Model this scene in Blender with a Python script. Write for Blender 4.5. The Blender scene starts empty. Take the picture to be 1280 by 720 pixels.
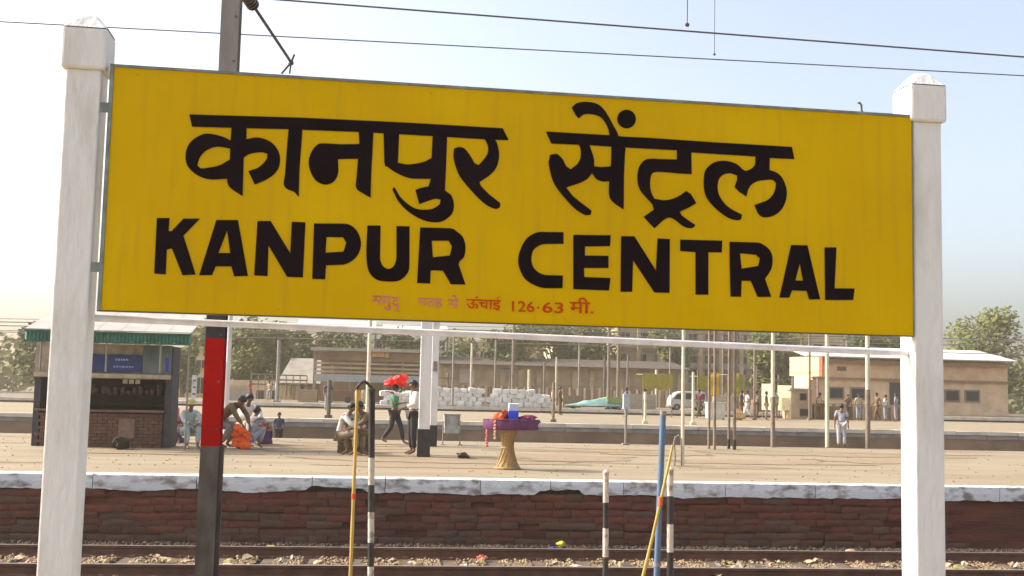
import bpy, bmesh, math, random
from math import sin, cos, pi, radians
from mathutils import Vector, Matrix, noise
from mathutils.geometry import tessellate_polygon
random.seed(7)
S = bpy.context.scene
C = S.collection

# ---------------------------------------------------------------- camera
CAMZ = 2.62            # eye height above the track bed
PZ = 1.07              # platform height
FPX, YAW, PITCH, ROLL = 1400.0, .102, .088, .023
Fw = Vector((sin(YAW)*cos(PITCH), cos(YAW)*cos(PITCH), sin(PITCH)))
R0 = Fw.cross(Vector((0, 0, 1))).normalized(); U0 = R0.cross(Fw)
CR = cos(ROLL)*R0 + sin(ROLL)*U0
CU = -sin(ROLL)*R0 + cos(ROLL)*U0
CP = Vector((0, 0, CAMZ))
cam = bpy.data.cameras.new('camera'); camo = bpy.data.objects.new('camera', cam); C.objects.link(camo)
M = Matrix((CR, CU, -Fw)).transposed().to_4x4(); M.translation = CP
camo.matrix_world = M
cam.sensor_width = 36; cam.lens = 36*FPX/1280; cam.clip_end = 4000; cam.clip_start = .05
S.camera = camo

# ---------------------------------------------------------------- light
SUN_EL, SUN_AZ = radians(36), radians(-74)        # azimuth measured from +Y towards +X
w = bpy.data.worlds.new('World'); S.world = w; w.use_nodes = True
nt = w.node_tree; bg = nt.nodes['Background']
sk = nt.nodes.new('ShaderNodeTexSky'); sk.sky_type = 'NISHITA'; sk.sun_disc = False
sk.sun_elevation = SUN_EL; sk.sun_rotation = SUN_AZ
sk.air_density = .9; sk.dust_density = 5; sk.ozone_density = 1.0; sk.altitude = 120
hs = nt.nodes.new('ShaderNodeHueSaturation'); hs.inputs['Saturation'].default_value = .66; hs.inputs['Value'].default_value = 1.0
nt.links.new(sk.outputs[0], hs.inputs['Color']); nt.links.new(hs.outputs[0], bg.inputs[0]); bg.inputs[1].default_value = .15
sl = bpy.data.lights.new('sun', 'SUN'); sl.energy = 2.2; sl.angle = radians(.55); sl.color = (1, .93, .82)
so = bpy.data.objects.new('sun', sl); C.objects.link(so)
sd = Vector((sin(SUN_AZ)*cos(SUN_EL), cos(SUN_AZ)*cos(SUN_EL), sin(SUN_EL)))
so.rotation_euler = (-sd).to_track_quat('-Z', 'Y').to_euler(); so.location = (-20, 5, 30)
S.view_settings.view_transform = 'Standard'; S.view_settings.look = 'None'
S.view_settings.gamma = 1; S.view_settings.exposure = 1.2

# ---------------------------------------------------------------- helpers
def ray(x, y): return (Fw*FPX + CR*(x-640) + CU*(360-y))
def at(x, y, Y):
    r = ray(x, y); return CP + r*(Y/r.y)
def onz(x, y, z):
    r = ray(x, y); return CP + r*((z-CAMZ)/r.z)
def ppm(Y): return FPX/Y       # rough pixels per metre at depth Y
def groundY(x, y, z=PZ): return onz(x, y, z).y

def mat(name, col, rough=.8, var=.18, scale=6.0, bump=.0, metal=0.0, col2=None, stretch=(1, 1, 1), detail=6, mix=(.35, .65), emit=None, spec=None, bscale=None):
    m = bpy.data.materials.new(name); m.use_nodes = True
    t = m.node_tree; b = t.nodes['Principled BSDF']
    b.inputs['Roughness'].default_value = rough; b.inputs['Metallic'].default_value = metal
    if spec is not None: b.inputs['Specular IOR Level'].default_value = spec
    tc = t.nodes.new('ShaderNodeTexCoord'); mp = t.nodes.new('ShaderNodeMapping')
    mp.inputs['Scale'].default_value = stretch
    oi = t.nodes.new('ShaderNodeObjectInfo')
    t.links.new(tc.outputs['Object'], mp.inputs[0])
    n = t.nodes.new('ShaderNodeTexNoise'); n.inputs['Scale'].default_value = scale; n.inputs['Detail'].default_value = detail
    n.noise_dimensions = '4D'
    t.links.new(mp.outputs[0], n.inputs['Vector'])
    mu = t.nodes.new('ShaderNodeMath'); mu.operation = 'MULTIPLY'; mu.inputs[1].default_value = 40
    t.links.new(oi.outputs['Random'], mu.inputs[0]); t.links.new(mu.outputs[0], n.inputs['W'])
    rp = t.nodes.new('ShaderNodeValToRGB')
    c2 = col2 if col2 else tuple(c*(1-var*1.6) for c in col)
    c1 = col if col2 else tuple(min(1, c*(1+var)) for c in col)
    rp.color_ramp.elements[0].color = (*c2, 1); rp.color_ramp.elements[1].color = (*c1, 1)
    rp.color_ramp.elements[0].position = mix[0]; rp.color_ramp.elements[1].position = mix[1]
    t.links.new(n.outputs[0], rp.inputs[0]); t.links.new(rp.outputs[0], b.inputs['Base Color'])
    if bump:
        n2 = t.nodes.new('ShaderNodeTexNoise'); n2.inputs['Scale'].default_value = bscale or scale*4; n2.inputs['Detail'].default_value = 8
        t.links.new(mp.outputs[0], n2.inputs['Vector'])
        bp = t.nodes.new('ShaderNodeBump'); bp.inputs['Strength'].default_value = bump; bp.inputs['Distance'].default_value = .02
        t.links.new(n2.outputs[0], bp.inputs['Height']); t.links.new(bp.outputs[0], b.inputs['Normal'])
    return m
_mc = {}
def plain(col, rough=.8, var=.12):
    k = (tuple(round(c, 3) for c in col), rough)
    if k not in _mc: _mc[k] = mat('paint_or_cloth', col, rough, var, 9, .15)
    return _mc[k]

class B:
    def __init__(s): s.v = []; s.f = []
    def add(s, vs, fs):
        n = len(s.v); s.v += [tuple(v) for v in vs]; s.f += [tuple(i+n for i in f) for f in fs]; return s
    def box(s, x0, x1, y0, y1, z0, z1, j=0, taper=0):
        r = lambda: random.uniform(-j, j) if j else 0
        tx = (x1-x0)*taper/2; ty = (y1-y0)*taper/2
        vs = [(x0+r(), y0+r(), z0+r()), (x1+r(), y0+r(), z0+r()), (x1+r(), y1+r(), z0+r()), (x0+r(), y1+r(), z0+r()),
              (x0+tx+r(), y0+ty+r(), z1+r()), (x1-tx+r(), y0+ty+r(), z1+r()), (x1-tx+r(), y1-ty+r(), z1+r()), (x0+tx+r(), y1-ty+r(), z1+r())]
        return s.add(vs, [(0, 3, 2, 1), (4, 5, 6, 7), (0, 1, 5, 4), (1, 2, 6, 5), (2, 3, 7, 6), (3, 0, 4, 7)])
    def tube(s, pts, r, n=10, caps=True):
        pts = [Vector(p) for p in pts]; rs = r if isinstance(r, (list, tuple)) else [r]*len(pts)
        vs = []; fs = []; up = None
        for i, p in enumerate(pts):
            d = (pts[min(i+1, len(pts)-1)]-pts[max(i-1, 0)]).normalized()
            if up is None:
                up = d.orthogonal().normalized()
            a = (up - d*up.dot(d)).normalized(); up = a; b = d.cross(a)
            for k in range(n):
                t = 2*pi*k/n; vs.append(p+(a*cos(t)+b*sin(t))*rs[i])
        for i in range(len(pts)-1):
            for k in range(n):
                fs.append((i*n+k, i*n+(k+1) % n, (i+1)*n+(k+1) % n, (i+1)*n+k))
        if caps: fs += [tuple(range(n))[::-1], tuple((len(pts)-1)*n+k for k in range(n))]
        return s.add(vs, fs)
    def lathe(s, prof, n=16, o=(0, 0, 0), sx=1, sy=1, wob=0):
        vs = []; fs = []
        for (r, z) in prof:
            for k in range(n):
                t = 2*pi*k/n; q = 1+(random.uniform(-wob, wob) if wob else 0)
                vs.append((o[0]+r*q*cos(t)*sx, o[1]+r*q*sin(t)*sy, o[2]+z))
        for i in range(len(prof)-1):
            for k in range(n): fs.append((i*n+k, i*n+(k+1) % n, (i+1)*n+(k+1) % n, (i+1)*n+k))
        fs += [tuple(range(n))[::-1], tuple((len(prof)-1)*n+k for k in range(n))]
        return s.add(vs, fs)
    def poly(s, pts3, holes=()):
        loops = [[Vector(p) for p in pts3]]+[[Vector(p) for p in h] for h in holes]
        flat = [p for l in loops for p in l]
        return s.add(flat, tessellate_polygon(loops))
    def prism(s, pts2, y0, y1):       # outline in XZ, thickness along Y
        n = len(pts2)
        vs = [(x, y0, z) for x, z in pts2]+[(x, y1, z) for x, z in pts2]
        fs = [tuple(range(n)), tuple(range(2*n-1, n-1, -1))]+[(i, i+n, (i+1) % n+n, (i+1) % n) for i in range(n)]
        return s.add(vs, fs)
    def prismx(s, pts2, x0, x1):      # outline in YZ
        n = len(pts2)
        vs = [(x0, y, z) for y, z in pts2]+[(x1, y, z) for y, z in pts2]
        fs = [tuple(range(n)), tuple(range(2*n-1, n-1, -1))]+[(i, i+n, (i+1) % n+n, (i+1) % n) for i in range(n)]
        return s.add(vs, fs)
    def blob(s, c, r, sub=2, amp=.15, seed=0, sc=(1, 1, 1)):
        bm = bmesh.new(); bmesh.ops.create_icosphere(bm, subdivisions=sub, radius=1)
        vs = []
        for v in bm.verts:
            q = 1+amp*noise.noise(v.co*2.2+Vector((seed*3.1, seed*1.7, 0)))*2
            vs.append((c[0]+v.co.x*r*q*sc[0], c[1]+v.co.y*r*q*sc[1], c[2]+v.co.z*r*q*sc[2]))
        fs = [tuple(v.index for v in f.verts) for f in bm.faces]; bm.free()
        return s.add(vs, fs)
def fixn(me):
    bm = bmesh.new(); bm.from_mesh(me); bmesh.ops.recalc_face_normals(bm, faces=bm.faces); bm.to_mesh(me); bm.free()
def obj(name, b, m, parent=None, loc=(0, 0, 0), rz=0, smooth=False, bevel=0, label=None):
    me = bpy.data.meshes.new(name); me.from_pydata(b.v, [], b.f); fixn(me)
    if smooth:
        for p in me.polygons: p.use_smooth = True
        me.set_sharp_from_angle(angle=radians(40))
    me.materials.append(m)
    o = bpy.data.objects.new(name, me); C.objects.link(o)
    o.location = loc; o.rotation_euler.z = rz
    if parent: o.parent = parent
    if bevel:
        md = o.modifiers.new('b', 'BEVEL'); md.width = bevel; md.segments = 2; md.limit_method = 'ANGLE'
    if label: o['label'] = label
    return o
def tag(o, label, cat, group=None):
    o['label'] = label; o['category'] = cat
    if group: o['group'] = group
    return o
def thing(name, label, cat, loc=(0, 0, 0), rz=0, group=None):
    o = bpy.data.objects.new(name, None); C.objects.link(o); o.empty_display_size = .1
    o.location = loc; o.rotation_euler.z = rz; return tag(o, label, cat, group)
def struct(o): o['kind'] = 'structure'; return o
def stuff(o): o['kind'] = 'stuff'; return o
def copy_tree(o, loc=None, rz=None, label=None, parent=None):
    c = o.copy(); C.objects.link(c)
    if parent: c.parent = parent
    if loc is not None: c.location = loc
    if rz is not None: c.rotation_euler.z = rz
    if label: c['label'] = label
    for ch in list(o.children): copy_tree(ch, parent=c)
    return c

# ---------------------------------------------------------------- materials
m_yellow = mat('yellow_enamel', (.70, .435, .0005), .6, .05, 1.6, .05, col2=(.62, .37, .0005), mix=(.3, .7), spec=.03, detail=10)
# faint dust runs and faded cloudy patches over the yellow enamel
_t = m_yellow.node_tree; _b = _t.nodes['Principled BSDF']; _l = _b.inputs['Base Color'].links[0].from_socket
_tc = _t.nodes.new('ShaderNodeTexCoord'); _mp = _t.nodes.new('ShaderNodeMapping'); _mp.inputs['Scale'].default_value = (9, 9, .7)
_n = _t.nodes.new('ShaderNodeTexNoise'); _n.inputs['Scale'].default_value = 2.2; _n.inputs['Detail'].default_value = 8
_r = _t.nodes.new('ShaderNodeMapRange'); _r.inputs[1].default_value = .52; _r.inputs[2].default_value = .78; _r.inputs[4].default_value = .30
_x = _t.nodes.new('ShaderNodeMix'); _x.data_type = 'RGBA'; _x.inputs[7].default_value = (.42, .26, .03, 1)
_t.links.new(_tc.outputs['Object'], _mp.inputs[0]); _t.links.new(_mp.outputs[0], _n.inputs['Vector']); _t.links.new(_n.outputs[0], _r.inputs[0])
_t.links.new(_r.outputs[0], _x.inputs[0]); _t.links.new(_l, _x.inputs[6]); _t.links.new(_x.outputs[2], _b.inputs['Base Color'])
m_letter = mat('black_enamel', (.010, .004, .006), .6, .2, 3, spec=.05)
m_red_ink = mat('faded_red_paint', (.52, .03, .005), .6, .1, 30, col2=(.60, .10, .008), spec=.05)
m_pink_ink = mat('faded_pink_paint', (.60, .15, .10), .6, .1, 25, col2=(.66, .24, .15), spec=.05)
m_frame = mat('grey_green_angle', (.20, .23, .20), .5, .2, 12, .1)
m_white = mat('white_limewash', (.76, .73, .68), .8, .06, 5, .5, col2=(.60, .55, .48), mix=(.28, .5), stretch=(1, 1, .35), bscale=24)
m_pipe = mat('lilac_white_pipe', (.82, .80, .85), .45, .08, 12)
m_black = mat('black_paint', (.025, .022, .022), .5, .3, 10, .1)
m_white2 = mat('chipped_white_paint', (.52, .47, .42), .7, .1, 18, .3, col2=(.20, .16, .13), mix=(.33, .48))
m_red = mat('red_paint', (.50, .001, .001), .5, .1, 4, .05, col2=(.40, .001, .001), spec=.05)
m_steel = mat('dull_galvanised_steel', (.30, .26, .22), .6, .15, 5, .15, col2=(.20, .175, .15), stretch=(1, 1, .3))
m_darksteel = mat('dark_weathered_steel', (.15, .12, .09), .8, .2, 7, .15, col2=(.08, .062, .048), stretch=(1, 1, .4))
m_blue = mat('blue_paint', (.085, .16, .29), .6, .1, 10, .1, col2=(.12, .14, .16), mix=(.3, .5))
m_bamboo = mat('yellow_bamboo', (.52, .36, .08), .6, .15, 8, .15, col2=(.36, .23, .05), stretch=(1, 1, .3))
m_plat = mat('dusty_paving', (.30, .235, .145), .92, .1, 1.6, .25, col2=(.235, .18, .105), stretch=(.25, 1, 1), mix=(.35, .62), bscale=12)
m_plat2 = mat('grey_paving', (.20, .155, .10), .92, .1, .6, .2)
m_coping = mat('whitewashed_coping', (.72, .72, .70), .85, .1, 5.5, .6, col2=(.27, .23, .20), stretch=(.8, 1, 1.6), mix=(.34, .52), bscale=30)
m_wallred = mat('stained_red_masonry', (.15, .045, .027), .9, .2, 2.4, .9, col2=(.075, .032, .020), stretch=(.3, .3, 2.6), mix=(.36, .58), bscale=14)
m_dirt = mat('track_bed_soil', (.075, .045, .028), .95, .25, 1.2, .6, col2=(.038, .022, .015), stretch=(.4, 1, 1), bscale=20)
m_land = mat('dry_ground', (.15, .11, .07), .95, .15, .3, .2)
m_ballast = mat('oil_stained_ballast', (.105, .065, .04), .9, .3, 3, .3, col2=(.04, .024, .016))
m_sleeper = mat('concrete_sleeper', (.15, .10, .065), .9, .2, 4, .4, col2=(.08, .05, .03))
m_rail = mat('rusty_rail', (.13, .06, .035), .6, .2, 5, .2)
m_railtop = mat('worn_rail_head', (.50, .44, .36), .35, .1, 3, 0, metal=.7)
m_wire = mat('copper_wire', (.10, .085, .08), .5, .1, 4)
m_glass = mat('dark_window_glass', (.03, .035, .04), .15, .1, 2)
m_beige = mat('beige_plaster', (.68, .52, .32), .9, .1, 1.5, .2)
m_pinkb = mat('pink_beige_plaster', (.78, .54, .33), .9, .1, 1.2, .2)
m_greyb = mat('grey_beige_wall', (.44, .33, .20), .9, .15, .8, .2)
m_brownb = mat('brown_stained_wall', (.28, .18, .11), .9, .2, .8, .2)
m_roof = mat('grey_sheet_roof', (.40, .35, .27), .7, .12, 1.5, .2)
m_leaf = mat('olive_foliage', (.10, .115, .018), .8, .3, 1.1, 0, col2=(.055, .068, .012))
m_leaf2 = mat('dusty_foliage', (.15, .155, .022), .8, .3, 1.1, 0, col2=(.085, .095, .018))
m_bark = mat('grey_bark', (.16, .12, .085), .9, .2, 8, .5, stretch=(1, 1, .3))
m_skin = mat('brown_skin', (.19, .095, .052), .6, .08, 12)
m_hair = mat('black_hair', (.014, .011, .010), .55, .2, 30, .2)
m_cane = mat('woven_cane', (.50, .31, .12), .7, .2, 22, .6, col2=(.32, .19, .07), stretch=(1, 1, 3))

# ================================================================ ground and platforms
g = B().add([(-900, -30, 0), (900, -30, 0), (900, 1400, 0), (-900, 1400, 0)], [(0, 1, 2, 3)])
struct(obj('ground', g, m_land))
tb = B().add([(-80, 8.6, .004), (80, 8.6, .004), (80, 18.8, .004), (-80, 18.8, .004)], [(0, 1, 2, 3)])
struct(obj('track_bed', tb, m_dirt))
tb = B().add([(-90, 31.6, .004), (90, 31.6, .004), (90, 49, .004), (-90, 49, .004)], [(0, 1, 2, 3)])
struct(obj('track_bed', tb, m_dirt))
tb = B().add([(-120, 68, .004), (120, 68, .004), (120, 84, .004), (-120, 84, .004)], [(0, 1, 2, 3)])
struct(obj('track_bed', tb, m_dirt))

def platform(y0, y1, x0, x1, wall_m, coping, label=None, face=True, back=False, detail=True):
    root = struct(obj('platform', B().box(x0, x1, y0+.32, y1-.02, 0, PZ-.004), m_plat if y0 < 80 else m_plat2))
    if detail:
        # front wall: uneven masonry sheet with real relief
        nx, nz = int((x1-x0)/.08), 16
        vs = []; fs = []
        for i in range(nx+1):
            for k in range(nz+1):
                x = x0+(x1-x0)*i/nx; z = (PZ-.24)*k/nz
                d = noise.fractal(Vector((x*.8, z*5, 1.3)), .8, 2.0, 5)*.06+.03*abs(noise.noise(Vector((x*.25, z*9, 4))))
                vs.append((x, y0+.075+d*.5, z))
        for i in range(nx):
            for k in range(nz): fs.append((i*(nz+1)+k, (i+1)*(nz+1)+k, (i+1)*(nz+1)+k+1, i*(nz+1)+k+1))
        obj('retaining_wall', B().add(vs, fs), wall_m, root, smooth=True)
    else:
        obj('retaining_wall', B().box(x0, x1, y0+.06, y0+.318, 0, PZ-coping-.02), wall_m, root)
    return root
plat = platform(18.79, 31.68, -70, 70, m_wallred, .24)
m_blk = [mat('red_stone', (.185, .052, .031), .92, .2, 1.6, .4, col2=(.11, .042, .028), mix=(.35, .65), bscale=22),
         mat('brown_stone', (.165, .058, .035), .92, .2, 1.6, .4, col2=(.105, .046, .031), mix=(.35, .65), bscale=22),
         mat('grey_brown_stone', (.145, .076, .050), .92, .2, 1.6, .4, col2=(.100, .054, .036), mix=(.35, .65), bscale=22)]
blk = []
for k in range(7):
    L, Hh = (.34, .42, .5, .38, .58, .46, .3)[k], .118
    nx, nz = int(L/.06), 3; vs = []; fs = []
    for i in range(nx+1):
        for j in range(nz+1):
            ex = min(i, nx-i, 1)*1.0; ez = min(j, nz-j, 1)*1.0
            d = -.012*ex*ez-.016*noise.noise(Vector((i*.9, j*.8, k*5.5)))
            vs.append((L*i/nx+.010*noise.noise(Vector((i, j, k*2.2))), d, Hh*j/nz+.014*noise.noise(Vector((i*.8, k*3, j*2.)))))
    for i in range(nx):
        for j in range(nz): fs.append((i*(nz+1)+j, (i+1)*(nz+1)+j, (i+1)*(nz+1)+j+1, i*(nz+1)+j+1))
    for mi in range(3):
        me = bpy.data.meshes.new('masonry_block'); me.from_pydata(vs, [], fs); me.materials.append(m_blk[mi])
        for p in me.polygons: p.use_smooth = True
        blk.append((L, mi, me))
nblk = 0
for row_ in range(7):
    x = -7.8+random.uniform(-.3, 0)
    z = .0+row_*.118
    while x < 9.6 and nblk < 298:
        mi = random.choices([0, 1, 2], [(0, 2, 6), (0, 3, 5), (1, 4, 3), (3, 4, 2), (6, 3, 1), (7, 2, 1), (6, 2, 2)][row_])[0]
        L, _, me = random.choice([q for q in blk if q[1] == mi])
        if random.random() > .05:
            o = bpy.data.objects.new('masonry_block', me); C.objects.link(o); o.parent = plat
            o.location = (x, 18.79+.035+random.uniform(-.008, .016), z+random.uniform(-.012, .012)+.03*noise.noise(Vector((x*.5, row_*.7, 1)))); o.rotation_euler.y = random.uniform(-.03, .03); nblk += 1
        x += L+.008
# coping stones: separate whitewashed pieces with chipped lower edges
x = -26.0; ci = 0; copmeshes = []
while x < 30:
    L = random.uniform(1.15, 1.9)
    b = B(); n = max(6, int(L/.09)); vs = []; fs = []
    for i in range(n+1):
        xx = x+.006+(L-.012)*i/n
        lo = PZ-.235+.05*noise.noise(Vector((xx*1.1, 3, 0)))+.03*noise.noise(Vector((xx*7, 1, 0)))
        if noise.noise(Vector((xx*.55, 9, 4))) > .32: lo += .075
        yo = 18.79+.012*noise.noise(Vector((xx*5, 0, 2)))
        hi = PZ+.004*noise.noise(Vector((xx*6, 7, 2)))
        vs += [(xx, yo, lo), (xx, yo-.004, (lo+hi)/2), (xx, yo+.006, hi-.012), (xx, yo+.022, hi), (xx, 19.12, PZ+.001), (xx, 19.12, lo)]
    for i in range(n):
        for k in range(6): fs.append((i*6+k, (i+1)*6+k, (i+1)*6+(k+1) % 6, i*6+(k+1) % 6))
    fs += [tuple(range(6)), tuple(n*6+k for k in range(6))[::-1]]
    obj('coping_stone', B().add(vs, fs), m_coping, plat)
    x += L
# dark worn strips and dust patches on the paving, each a thin raised skin
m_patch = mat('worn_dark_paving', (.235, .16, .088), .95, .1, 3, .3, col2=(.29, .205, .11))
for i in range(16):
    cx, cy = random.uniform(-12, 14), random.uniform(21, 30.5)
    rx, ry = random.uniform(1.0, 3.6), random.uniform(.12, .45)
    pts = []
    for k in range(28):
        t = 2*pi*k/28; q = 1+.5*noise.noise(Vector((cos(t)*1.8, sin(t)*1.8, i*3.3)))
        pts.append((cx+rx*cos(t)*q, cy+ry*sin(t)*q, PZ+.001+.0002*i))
    obj('worn_shade_patch', B().add(pts, [tuple(range(28))]), m_patch, plat)
m_patch2 = mat('red_brown_stain_shade', (.25, .172, .095), .95, .1, 3, .3, col2=(.285, .215, .128), mix=(.3, .6))  # brown stains, with shadow bands of an unseen canopy painted in as colour
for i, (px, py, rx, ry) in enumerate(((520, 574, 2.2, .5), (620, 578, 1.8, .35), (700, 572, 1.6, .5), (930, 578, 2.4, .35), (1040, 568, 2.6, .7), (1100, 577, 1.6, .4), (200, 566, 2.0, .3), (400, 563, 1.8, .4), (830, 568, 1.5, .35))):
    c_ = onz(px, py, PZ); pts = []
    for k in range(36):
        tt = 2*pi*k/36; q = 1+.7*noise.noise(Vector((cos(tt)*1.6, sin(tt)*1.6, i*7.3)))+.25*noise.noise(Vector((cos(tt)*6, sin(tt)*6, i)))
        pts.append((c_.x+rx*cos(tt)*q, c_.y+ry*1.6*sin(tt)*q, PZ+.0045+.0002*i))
    obj('worn_shade_patch', B().add(pts, [tuple(range(36))]), m_patch2, plat)
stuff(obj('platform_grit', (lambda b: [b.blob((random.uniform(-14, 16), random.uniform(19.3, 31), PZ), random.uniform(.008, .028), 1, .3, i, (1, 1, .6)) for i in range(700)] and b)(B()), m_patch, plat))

# near platform (the one the name board stands on)
nearp = struct(obj('platform', B().box(-40, 40, -12, 8.3, 0, PZ), m_plat))
obj('retaining_wall', B().box(-40, 40, 8.3, 8.4, 0, PZ-.2), m_wallred, nearp)
for i in range(26):
    obj('coping_stone', B().box(-20+i*1.6+.006, -20+(i+1)*1.6-.006, 8.303, 8.6, PZ-.18, PZ-.003, .004), m_coping, nearp)

# far platforms with thick whitewashed kerbs
far1 = platform(49, 68, -90, 90, m_brownb, .2, detail=False)
far2 = platform(84, 99, -120, 120, m_brownb, .3, detail=False)
m_farkerb = mat('dusty_whitewash', (.72, .62, .48), .9, .12, 1.2, .2)
m_farkerb2 = mat('grey_stone_course', (.30, .26, .22), .9, .15, 2, .2)
for i in range(-30, 34):
    obj('coping_stone', B().box(i*1.5+.01, (i+1)*1.5-.01, 49, 49.32, PZ-.17, PZ-.002, .008), m_farkerb, far1)
    obj('stone_course', B().box(i*1.5+.01, (i+1)*1.5-.01, 49.03, 49.056, PZ-.36, PZ-.19, .004), m_farkerb2, far1)
for i in range(-24, 28):
    obj('coping_stone', B().box(i*2.2+.01, (i+1)*2.2-.01, 84, 84.32, PZ-.22, PZ-.002, .012), m_farkerb, far2)

# ================================================================ tracks
def rail_prof():
    return [(-.07, 0), (.07, 0), (.07, .012), (.012, .03), (.012, .115), (.036, .125), (.036, .156), (-.036, .156), (-.036, .125), (-.012, .115), (-.012, .03), (-.07, .012)]
def track(yc, x0, x1, spacing=.65, sleepers=True, label='', parts=True):
    t = thing('railway_track', label, 'railway track', (0, yc, 0))
    for sgn in (-1, 1):
        y = sgn*.838
        r = obj('rail', B().prismx([(y+a, .06+b) for a, b in rail_prof()], x0, x1), m_rail, t)
        obj('rail_head', B().box(x0, x1, y-.024, y+.024, .2165, .2185), m_railtop, r)
    if sleepers:
        me = None; i = 0; x = x0+.2
        while x < x1:
            if me is None:
                o = obj('sleeper', B().box(-.12, .12, -1.375, 1.375, -.1, .06, .004, .06), m_sleeper, t); me = o.data
            else:
                o = bpy.data.objects.new('sleeper', me); C.objects.link(o); o.parent = t
            o.location = (x+random.uniform(-.02, .02), random.uniform(-.03, .03), random.uniform(-.006, .004)); o.rotation_euler.z = random.uniform(-.015, .015)
            if parts and abs(x-2) < 9:
                for sgn in (-1, 1):
                    for d in (-.1, .1):
                        obj('rail_clip', B().box(-.05, .05, sgn*.838+d-.025, sgn*.838+d+.025, .055, .095, .004, .3), m_rail, o)
            x += spacing
    return t
track(16.06, -24, 28, label='rusty broad gauge track running below the opposite platform edge')
track(11.3, -16, 20, label='broad gauge track nearest the name board, below the picture', parts=False)
t = track(40, -60, 60, sleepers=False, label='distant track just behind the opposite platform')
t = track(45.6, -60, 60, sleepers=False, label='distant track below the second far platform')
t = track(76, -90, 90, sleepers=False, label='most distant track between the two farthest platforms')
# ballast as real stones
b = B(); octv = [(1, 0, 0), (-1, 0, 0), (0, 1, 0), (0, -1, 0), (0, 0, 1), (0, 0, -1)]
octf = [(0, 2, 4), (2, 1, 4), (1, 3, 4), (3, 0, 4), (2, 0, 5), (1, 2, 5), (3, 1, 5), (0, 3, 5)]
for i in range(26000):
    x = random.uniform(-9, 12); y = random.uniform(13.9, 18.6) if i % 7 else random.uniform(9, 14)
    if abs(y-16.9) < .05 or abs(y-15.22) < .05: continue
    r = random.uniform(.018, .05); a = random.uniform(0, pi)
    z = random.uniform(-.005, .035)+(.05*max(0, 1-abs(y-17.9)/.8))
    vs = []
    for q in octv:
        vx, vy, vz = (q[0]*random.uniform(.7, 1.3)*r, q[1]*random.uniform(.7, 1.2)*r, q[2]*random.uniform(.5, .9)*r)
        vs.append((x+vx*cos(a)-vy*sin(a), y+vx*sin(a)+vy*cos(a), z+vz))
    b.add(vs, octf)
stuff(obj('ballast', b, m_ballast))
b = B()
for i in range(20000):
    x = random.uniform(-8, 10); y = random.gauss(16.05, .36)
    if not (15.35 < y < 16.8): continue
    if ((x+23.8+.17) % .65) < .26+random.gauss(0, .04): continue
    r = random.uniform(.013, .034); z = random.uniform(.055, .10)
    b.add([(x+q[0]*random.uniform(.7, 1.3)*r, y+q[1]*random.uniform(.7, 1.2)*r, z+q[2]*random.uniform(.5, .9)*r) for q in octv], octf)
stuff(obj('ballast', b, mat('dusty_ballast', (.40, .29, .165), .95, .2, 3.5, .3, col2=(.20, .135, .075))))
# litter among the rails
cols = [(.42, .33, .20), (.36, .30, .22), (.44, .31, .17), (.36, .29, .09), (.46, .42, .34), (.38, .17, .10)]
for ci, cc in enumerate(cols):
    b = B()
    for i in range(12):
        x = random.uniform(-7.5, 9.5); y = random.gauss(16.2, .22) if random.random() < .85 else random.uniform(14.6, 18.4)
        s = random.uniform(.02, .085); a = random.uniform(0, pi)
        vs = [(x+(u*cos(a)-v*sin(a))*s*random.uniform(.6, 1.3), y+(u*sin(a)+v*cos(a))*s*.8, .085+random.uniform(.0, .07)) for u, v in ((-1, -1), (0, -1.1), (1, -1), (1, 0), (1, 1), (0, 1), (-1, 1), (-1, 0))]
        vs.append((x, y, .12+random.uniform(0, .05)))
        b.add(vs, [(k, (k+1) % 8, 8) for k in range(8)])
    stuff(obj('litter', b, plain(cc, .7)))
def scrap(px, py, col, label, r=.06):
    p = onz(px, py, .09)
    tag(obj('litter_scrap', B().blob((0, 0, r*.5), r, 2, .5, px, (1.3, .8, .7)), plain(col, .6), loc=(p.x, p.y, .07)), label, 'litter')
scrap(701, 681, (.55, .5, .03), 'small yellow scrap lying at the foot of the red wall')
scrap(690, 687, (.05, .05, .3), 'small dark blue scrap beside the yellow one near the wall')
scrap(603, 699, (.6, .12, .08), 'crumpled red wrapper lying between the rails', .07)
scrap(1066, 692, (.6, .36, .2), 'tan paper ball by the far rail at right', .07)
scrap(285, 712, (.62, .58, .5), 'white torn bag on the ballast right of the red-banded mast', .09)

# ================================================================ station name board
SX, SY, PSI, SW, SZ, SH = -1.531, 6.0, .051, 4.525, CAMZ+.349, 1.292
u = Vector((cos(PSI), sin(PSI), 0)); nrm = Vector((sin(PSI), -cos(PSI), 0))
O = Vector((SX, SY, SZ))
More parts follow.
